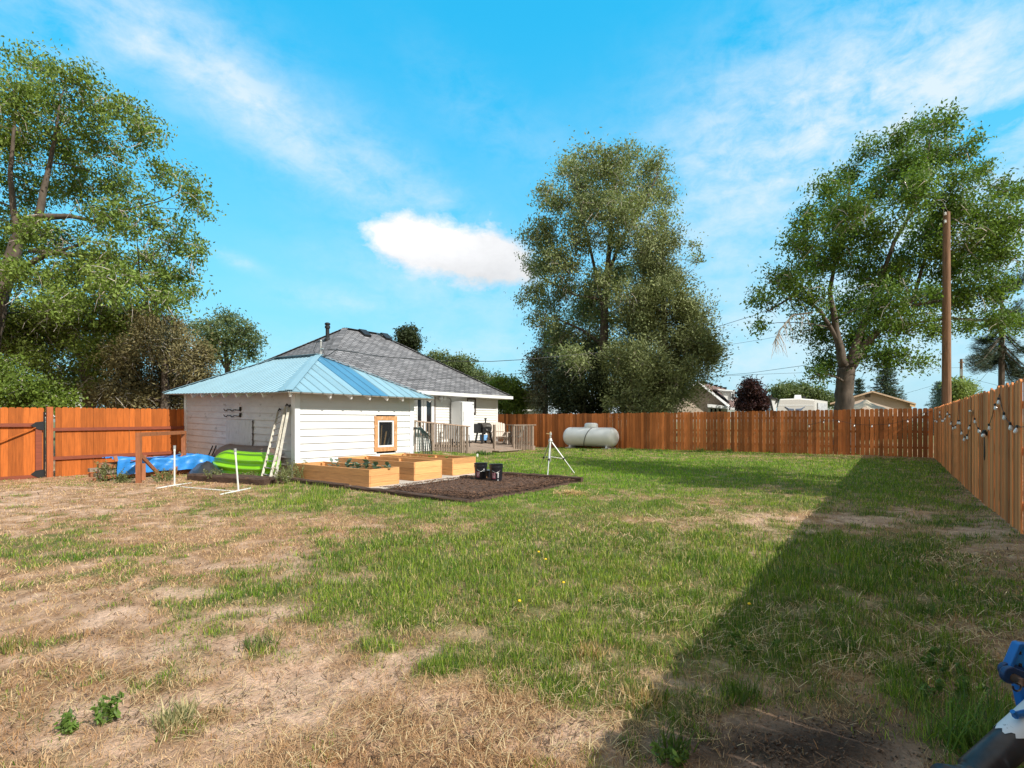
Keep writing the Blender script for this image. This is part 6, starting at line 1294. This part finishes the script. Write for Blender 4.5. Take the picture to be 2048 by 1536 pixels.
for (nn, r0, r1, sg, sd) in ((330000, 1.5, 7.0, 2, 1), (420000, 7.0, 33.0, 1, 2)):
    x, y, r, R = sample(nn, r0, r1, sd); ok = free(x, y); x, y, r = x[ok], y[ok], r[ok]; g, bare, n2, n3 = maps(x, y); ds = darksoil(x, y); u = R.random(len(x))
    clump = fbm(x*6+3, y*6, 3)
    pg = np.clip(g*1.25-.12, 0, 1)*(1-.75*ds)*np.clip(1.15-bare*1.1, .04, 1)*np.clip((clump-.28)*4, .06, 1)
    keep = u < pg; xx, yy, rr, gg, cc = x[keep], y[keep], r[keep], g[keep], clump[keep]
    px, py = to_px(xx, yy); tall = .8+patches(px, py, [(850,1120,240,60,.35),(1930,1440,130,150,1.0),(1650,1140,280,90,.5),(1850,1000,130,60,.4),(1300,940,600,40,.1),(620,985,60,30,1.2)])
    Lb_ = (.035+.055*gg)*tall*R.uniform(.5, 1.35, len(xx)); Wb = np.maximum(.0032, rr*.00105)*R.uniform(.6, 1.3, len(xx)); lean = np.clip(np.abs(R.normal(.25, .3, len(xx))), 0, .92)
    kc = np.clip(.95*R.random(len(xx))+1.1*(fbm(xx*1.7+40, yy*1.7, 3)-.5), 0, 1)**1.1
    lawn = np.clip(patches(px, py, [(1250,935,560,55,1.1),(1000,1000,250,30,.6)]), 0, 1)[:, None]
    cA = A3(.075, .165, .012)*(1-lawn)+A3(.10, .24, .01)*lawn; cB = A3(.32, .41, .045)*(1-lawn)+A3(.32, .50, .03)*lawn
    nn_ = len(xx); col_in = cA*(1-kc[:, None])+cB*kc[:, None]; q_ = R.random(nn_); col_in = np.where((q_ < .15)[:, None], A3(.13, .18, .075), col_in); col_in = np.where((q_ > (.86+.08*lawn[:, 0]))[:, None], A3(.52, .44, .17)*R.uniform(.7, 1.15, (nn_, 1)), col_in); col_in = col_in*R.uniform(.72, 1.2, (nn_, 1))
    v, fs, c = blades(xx, yy, gsurf(xx, yy)-.004, Lb_, Wb, lean, R, sg, A3(0, 0, 0), A3(0, 0, 0), kc); c = np.repeat(col_in, 5 if sg == 2 else 3, 0); gp.append((v, fs, c))
    pd = np.clip(1.05-g*.72, .32, 1)*np.clip(1.0-bare*1.35, .03, 1)*np.clip((1.05-clump-.25)*3.2, .10, 1)*(1-.8*ds)*.85
    pxl, pyl = to_px(x, y); pd = pd*(1-.6*np.clip(patches(pxl, pyl, [(1250,935,560,50,1.1),(1000,1000,200,26,.5)]), 0, 1))
    keep = R.random(len(x)) < pd; xx, yy, rr = x[keep], y[keep], r[keep]
    Ls = R.uniform(.012, .07, len(xx))*(1+.5*(fbm(xx*2, yy*2+50, 3)-.5)); lean = np.clip(np.abs(R.normal(.68, .35, len(xx))), 0, .99); Wb = np.maximum(.0026, rr*.00095)*R.uniform(.6, 1.3, len(xx)); kc = np.clip(R.random(len(xx))*.7+.9*(fbm(xx*2.3, yy*2.3+20, 3)-.35), 0, 1)
    dp.append(blades(xx, yy, gsurf(xx, yy)-.002, Ls, Wb, lean, R, sg, A3(.34, .175, .075), A3(.78, .56, .34), kc))
# loose flat straw
R = np.random.default_rng(77)
def strew(px0, py0, rx, ry, nn, l0=.05, l1=.20):
    cx, cy = R.normal(px0, rx*.5, nn), R.normal(py0, ry*.5, nn); P = [G(a, max(880, q)) for a, q in zip(cx, cy)]; x = np.array([p.x for p in P]); y = np.array([p.y for p in P]); ok = free(x, y); x, y = x[ok], y[ok]; nn = len(x)
    a = R.normal(-.5, 1.1, nn); L = R.uniform(l0, l1, nn); tl = R.normal(.05, .10, nn); W = np.maximum(.0028, np.hypot(x, y)*.0009); z = gsurf(x, y)+R.uniform(.006, .03, nn)
    d = np.stack([np.cos(a), np.sin(a), tl], -1)*L[:, None]; wv = np.stack([-np.sin(a), np.cos(a), 0*a], -1)*W[:, None]/2; c = np.stack([x, y, z], -1); md = c+d*.5+np.stack([0*a, 0*a, R.uniform(0, .02, nn)], -1)
    V = np.stack([c-wv, c+wv, md+wv, md-wv, c+d], 1).reshape(-1, 3); b0 = np.arange(nn)*5; k = R.random((nn, 1)); col = np.repeat(A3(.36, .24, .11)*(1-k)+A3(.72, .56, .33)*k, 5, 0)
    dp.append((V, [np.stack([b0, b0+1, b0+2, b0+3], -1), np.stack([b0+3, b0+2, b0+4], -1)], col))
for s in ((1560,1240,300,60,220),(1700,1330,300,60,260),(1950,1270,160,90,320),(1500,1290,200,60,130),(1450,1040,230,22,420,.06,.2),(1250,1080,300,50,260,.05,.2),(600,1450,700,140,900,.03,.12),(1050,1440,300,110,500,.03,.13),(300,1380,400,120,600,.03,.12),(800,1080,400,30,260,.04,.12),(1900,1120,140,40,260),(900,1240,300,60,200,.04,.12),(1350,1220,240,60,220,.04,.15),(150,1180,250,40,260,.03,.12)): strew(*s)
V, fs, cl = merge(gp); go = npmesh('grass', V, fs, m_grass, None, cl); tag(go, 'patchy green grass growing over the yard', 'grass', kind='stuff')
V, fs, cl = merge(dp); go = npmesh('dry_grass', V, fs, m_dry, None, cl); tag(go, 'tan dry grass and loose straw between the green patches', 'dry grass', kind='stuff')
# dark litter: dead stems and bits over the bare soil
x, y, r, R = sample(60000, 1.5, 16, 9); ok = free(x, y); x, y, r = x[ok], y[ok], r[ok]; g, bare, n2, n3 = maps(x, y); cl_ = fbm(x*5+13, y*5+2, 3); ok = R.random(len(x)) < np.clip(1.1-g*1.1, .1, 1)*np.clip((cl_-.36)*4, .05, 1)*.75; x, y, r = x[ok], y[ok], r[ok]; n_ = len(x)
a = R.uniform(0, 6.28, n_); L = R.uniform(.008, .045, n_); W = np.maximum(.004, r*.0011)*R.uniform(.6, 1.6, n_); d = np.stack([np.cos(a), np.sin(a), R.normal(.1, .35, n_)], -1)*L[:, None]; wv = np.stack([-np.sin(a), np.cos(a), 0*a], -1)*W[:, None]/2; c = np.stack([x, y, gsurf(x, y)+R.uniform(.002, .016, n_)], -1)
V = np.stack([c-wv, c+wv, c+d+wv*.6, c+d-wv*.6], 1).reshape(-1, 3); k = R.random((n_, 1)); tag(npmesh('dead_litter', V, [np.arange(4*n_).reshape(-1, 4)], m_chip, None, np.repeat(A3(.05, .03, .02)*(1-k)+A3(.24, .13, .07)*k, 4, 0)), 'dark dead stems and litter scattered over the bare soil', 'litter', kind='stuff')
# dandelions
for px, py in ((1078, 1116), (1092, 1131), (1040, 1219), (1128, 1180), (905, 968), (1500, 1225)):
    p = G(px, py); p.z = float(gsurf(np.array(p.x), np.array(p.y))); r_ = thing('dandelion', 'small yellow dandelion flower on the lawn', 'flower', p, 'yellow dandelions on the lawn'); MB().tube([p, p+Vector((0, .005, .06))], .003, 5).build('stalk', m_stem, r_)
    b = MB(); b.lathe(p+Vector((0, .005, .06)), [(.004, -.006), (.013, 0), (.012, .005), (.006, .010)], 10); b.build('flower_head', pm('dandelion_yellow', (.85, .52, .01), .7, var=.1), r_)
# straw pile on the lawn by the bed
p = G(1143, 987); n_ = 420; R = np.random.default_rng(5); q = R.normal(0, .13, (n_, 2))*np.array([1.3, 1.3]); x, y = p.x+q[:, 0], p.y+q[:, 1]; z = gsurf(x, y)+.015+.07*np.exp(-(q**2).sum(1)/.02)*R.random(n_); a = R.uniform(0, 6.28, n_); L = R.uniform(.06, .2, n_)
d = np.stack([np.cos(a), np.sin(a), R.normal(0, .15, n_)], -1)*L[:, None]; wv = np.stack([-np.sin(a), np.cos(a), 0*a], -1)*.005; c = np.stack([x, y, z], -1); V = np.stack([c-wv, c+wv, c+d+wv, c+d-wv], 1).reshape(-1, 3); k = R.random((n_, 1))
tag(npmesh('straw_pile', V, [np.arange(4*n_).reshape(-1, 4)], m_dry, None, np.repeat(A3(.42, .26, .10)*(1-k)+A3(.75, .55, .27)*k, 4, 0)), 'small golden straw pile on the lawn beyond the mulch bed corner', 'straw', kind='stuff')
# ------------------------------------------------------------------ single weeds and tufts
def tuft(px, py, h, nb, spread, cA, cB, label, name='grass_tuft', cat='grass tuft', group='grass tufts and weeds', w=.006, z=None):
    p = G(px, py); p = Vector((p.x, p.y, float(gsurf(np.array(p.x), np.array(p.y))))); R = np.random.default_rng(int(px*7+py)); x, y = p.x+np.clip(R.normal(0, spread*.26, nb), -spread*.5, spread*.5), p.y+np.clip(R.normal(0, spread*.26, nb), -spread*.5, spread*.5)
    v, fs, c = blades(x, y, np.full(nb, p.z-.01), h*R.uniform(.45, 1.1, nb), np.full(nb, max(w, np.hypot(p.x, p.y)*.0011))*R.uniform(.7, 1.3, nb), np.clip(np.abs(R.normal(.35, .22, nb)), 0, .9), R, 2, A3(*cA), A3(*cB), R.random(nb))
    r = npmesh(name, v, fs, m_grass, None, c); r.data.transform(Matrix.Translation(-p)); r.location = p; tag(r, label, cat, group); return r
GA, GB = (.055, .105, .018), (.16, .22, .045); DA, DB = (.30, .18, .07), (.62, .45, .23)
for px, py, h, nb, sp, a, q, l in ((355,1442,.17,150,.16,(.10,.13,.05),(.60,.50,.28),'half dry grass tuft with pale bent blades at the lower left'), (512,1292,.12,130,.2,GA,(.22,.24,.08),'green tuft alone in the bare sandy soil'), (1930,1500,.28,150,.22,GA,(.20,.30,.05),'tall green grass in front of the black tube'), (1990,1530,.30,90,.15,GA,(.26,.34,.07),'tall seeding grass at the bottom edge beside the black tube'), (1285,1400,.12,120,.2,DA,DB,'dry pale tuft at the edge of the shadow'), (345,948,.40,130,.35,(.40,.16,.06),(.62,.36,.18),'reddish dry tuft behind the left white pipe stand'), (1480,1395,.15,110,.16,GA,GB,'green tuft in the shade left of the dark soil'), (1350,1505,.17,90,.12,GA,GB,'bright green tuft at the bottom edge in the shade'), (1175,1310,.11,140,.2,DA,DB,'straw coloured tuft in the middle of the yard'), (1262,1095,.11,160,.25,GA,GB,'dark green tuft in the centre of the lawn'), (1690,1300,.12,110,.2,GA,GB,'green tuft among the straw in the fence shadow'), (20,1300,.15,110,.2,DA,GB,'mixed tuft at the left edge of the yard'),(1850,1230,.13,130,.2,GA,GB,'green tuft near the right fence shade'), (965,912,.28,140,.7,(.03,.075,.015),(.08,.16,.03),'dark green grass clump at the deck edge')):
    tuft(px, py, h, nb, sp, a, q, l)
def weed(px, py, h, ns, spread, cA, cB, label, ll=.021, lw=.009):
    p = G(px, py); p = Vector((p.x, p.y, float(gsurf(np.array(p.x), np.array(p.y))))); r = thing('leafy_weed', label, 'weed', p, 'grass tufts and weeds'); b = MB(); ct, ou = [], []
    for k in range(ns):
        a = random.uniform(0, 6.28); q = p+Vector((jit(spread*.5), jit(spread*.5), 0)); e = q+Vector((math.cos(a)*h*.45, math.sin(a)*h*.45, h*random.uniform(.6, 1.1))); b.tube([q, q.lerp(e, .5)+Vector((0, 0, h*.08)), e], [.004, .003, .002], 4, cap=False)
        for f in np.linspace(.2, 1, 6): ct.append(tuple(q.lerp(e, f))); ou.append((math.cos(a), math.sin(a), .5))
    b.build('stem', m_stem, r); V, col = leaves(np.array(ct), 4, np.full(len(ct), ll*.45), ll*1.6, lw*1.8, cA, cB, .8, (0, 0, 1), .2, None); npmesh('leaves', V, [np.arange(len(V)).reshape(-1, 4)], m_leaf, r, col)
WA, WB = (.06, .115, .02), (.16, .25, .05)
for px, py, h, ns, sp, l in ((218,1442,.10,7,.08,'reddish stemmed leafy weed in the bare soil at the lower left'), (140,1462,.07,5,.06,'smaller leafy weed left of the lower left weed'), (1340,1530,.07,5,.08,'leafy weed at the bottom edge in the shade'), (1920,1400,.08,8,.3,'low leafy weed in the shade left of the blue bracket'), (1860,1330,.07,8,.35,'low leafy weed among straw in the fence shade'), (1500,1300,.06,6,.25,'small weed by the straw in the shadow')): weed(px, py, h, ns, sp, WA, WB, l)
for px, py, h, ns, sp, l in ((592,962,.42,26,.36,'weeds growing at the near shed corner beside the ladders'), (566,968,.35,18,.3,'weeds at the foot of the right ladder'), (212,958,.45,26,.34,'dry weeds at the left end of the board stack'), (385,940,.50,20,.32,'tall weeds between the tarp and the black plastic'), (330,962,.26,20,.34,'yellowish weeds below the middle of the blue tarp'), (245,965,.22,16,.3,'low weeds below the left end of the blue tarp'), (430,962,.24,14,.28,'pale weeds in front of the black plastic heap'), (500,958,.16,14,.26,'weeds along the rear railroad tie')): weed(px, py, h, ns, sp, (.10, .115, .04), (.26, .27, .11), l, .032, .011)
# weeds along the back fence foot
for px, py in ((1262, 902), (1318, 903), (1402, 903), (1458, 904), (1536, 905), (1602, 906), (1648, 907), (1706, 909), (1782, 912), (1115, 902), (1166, 902)):
    r_ = tuft(px, py, .22+jit(.07), 60, .3, GA, (.20, .28, .06), 'small green weed at the foot of the brown back fence', 'fence_weed', 'weed', 'weeds along the back fence')
# clods and bits on the dark bare soil
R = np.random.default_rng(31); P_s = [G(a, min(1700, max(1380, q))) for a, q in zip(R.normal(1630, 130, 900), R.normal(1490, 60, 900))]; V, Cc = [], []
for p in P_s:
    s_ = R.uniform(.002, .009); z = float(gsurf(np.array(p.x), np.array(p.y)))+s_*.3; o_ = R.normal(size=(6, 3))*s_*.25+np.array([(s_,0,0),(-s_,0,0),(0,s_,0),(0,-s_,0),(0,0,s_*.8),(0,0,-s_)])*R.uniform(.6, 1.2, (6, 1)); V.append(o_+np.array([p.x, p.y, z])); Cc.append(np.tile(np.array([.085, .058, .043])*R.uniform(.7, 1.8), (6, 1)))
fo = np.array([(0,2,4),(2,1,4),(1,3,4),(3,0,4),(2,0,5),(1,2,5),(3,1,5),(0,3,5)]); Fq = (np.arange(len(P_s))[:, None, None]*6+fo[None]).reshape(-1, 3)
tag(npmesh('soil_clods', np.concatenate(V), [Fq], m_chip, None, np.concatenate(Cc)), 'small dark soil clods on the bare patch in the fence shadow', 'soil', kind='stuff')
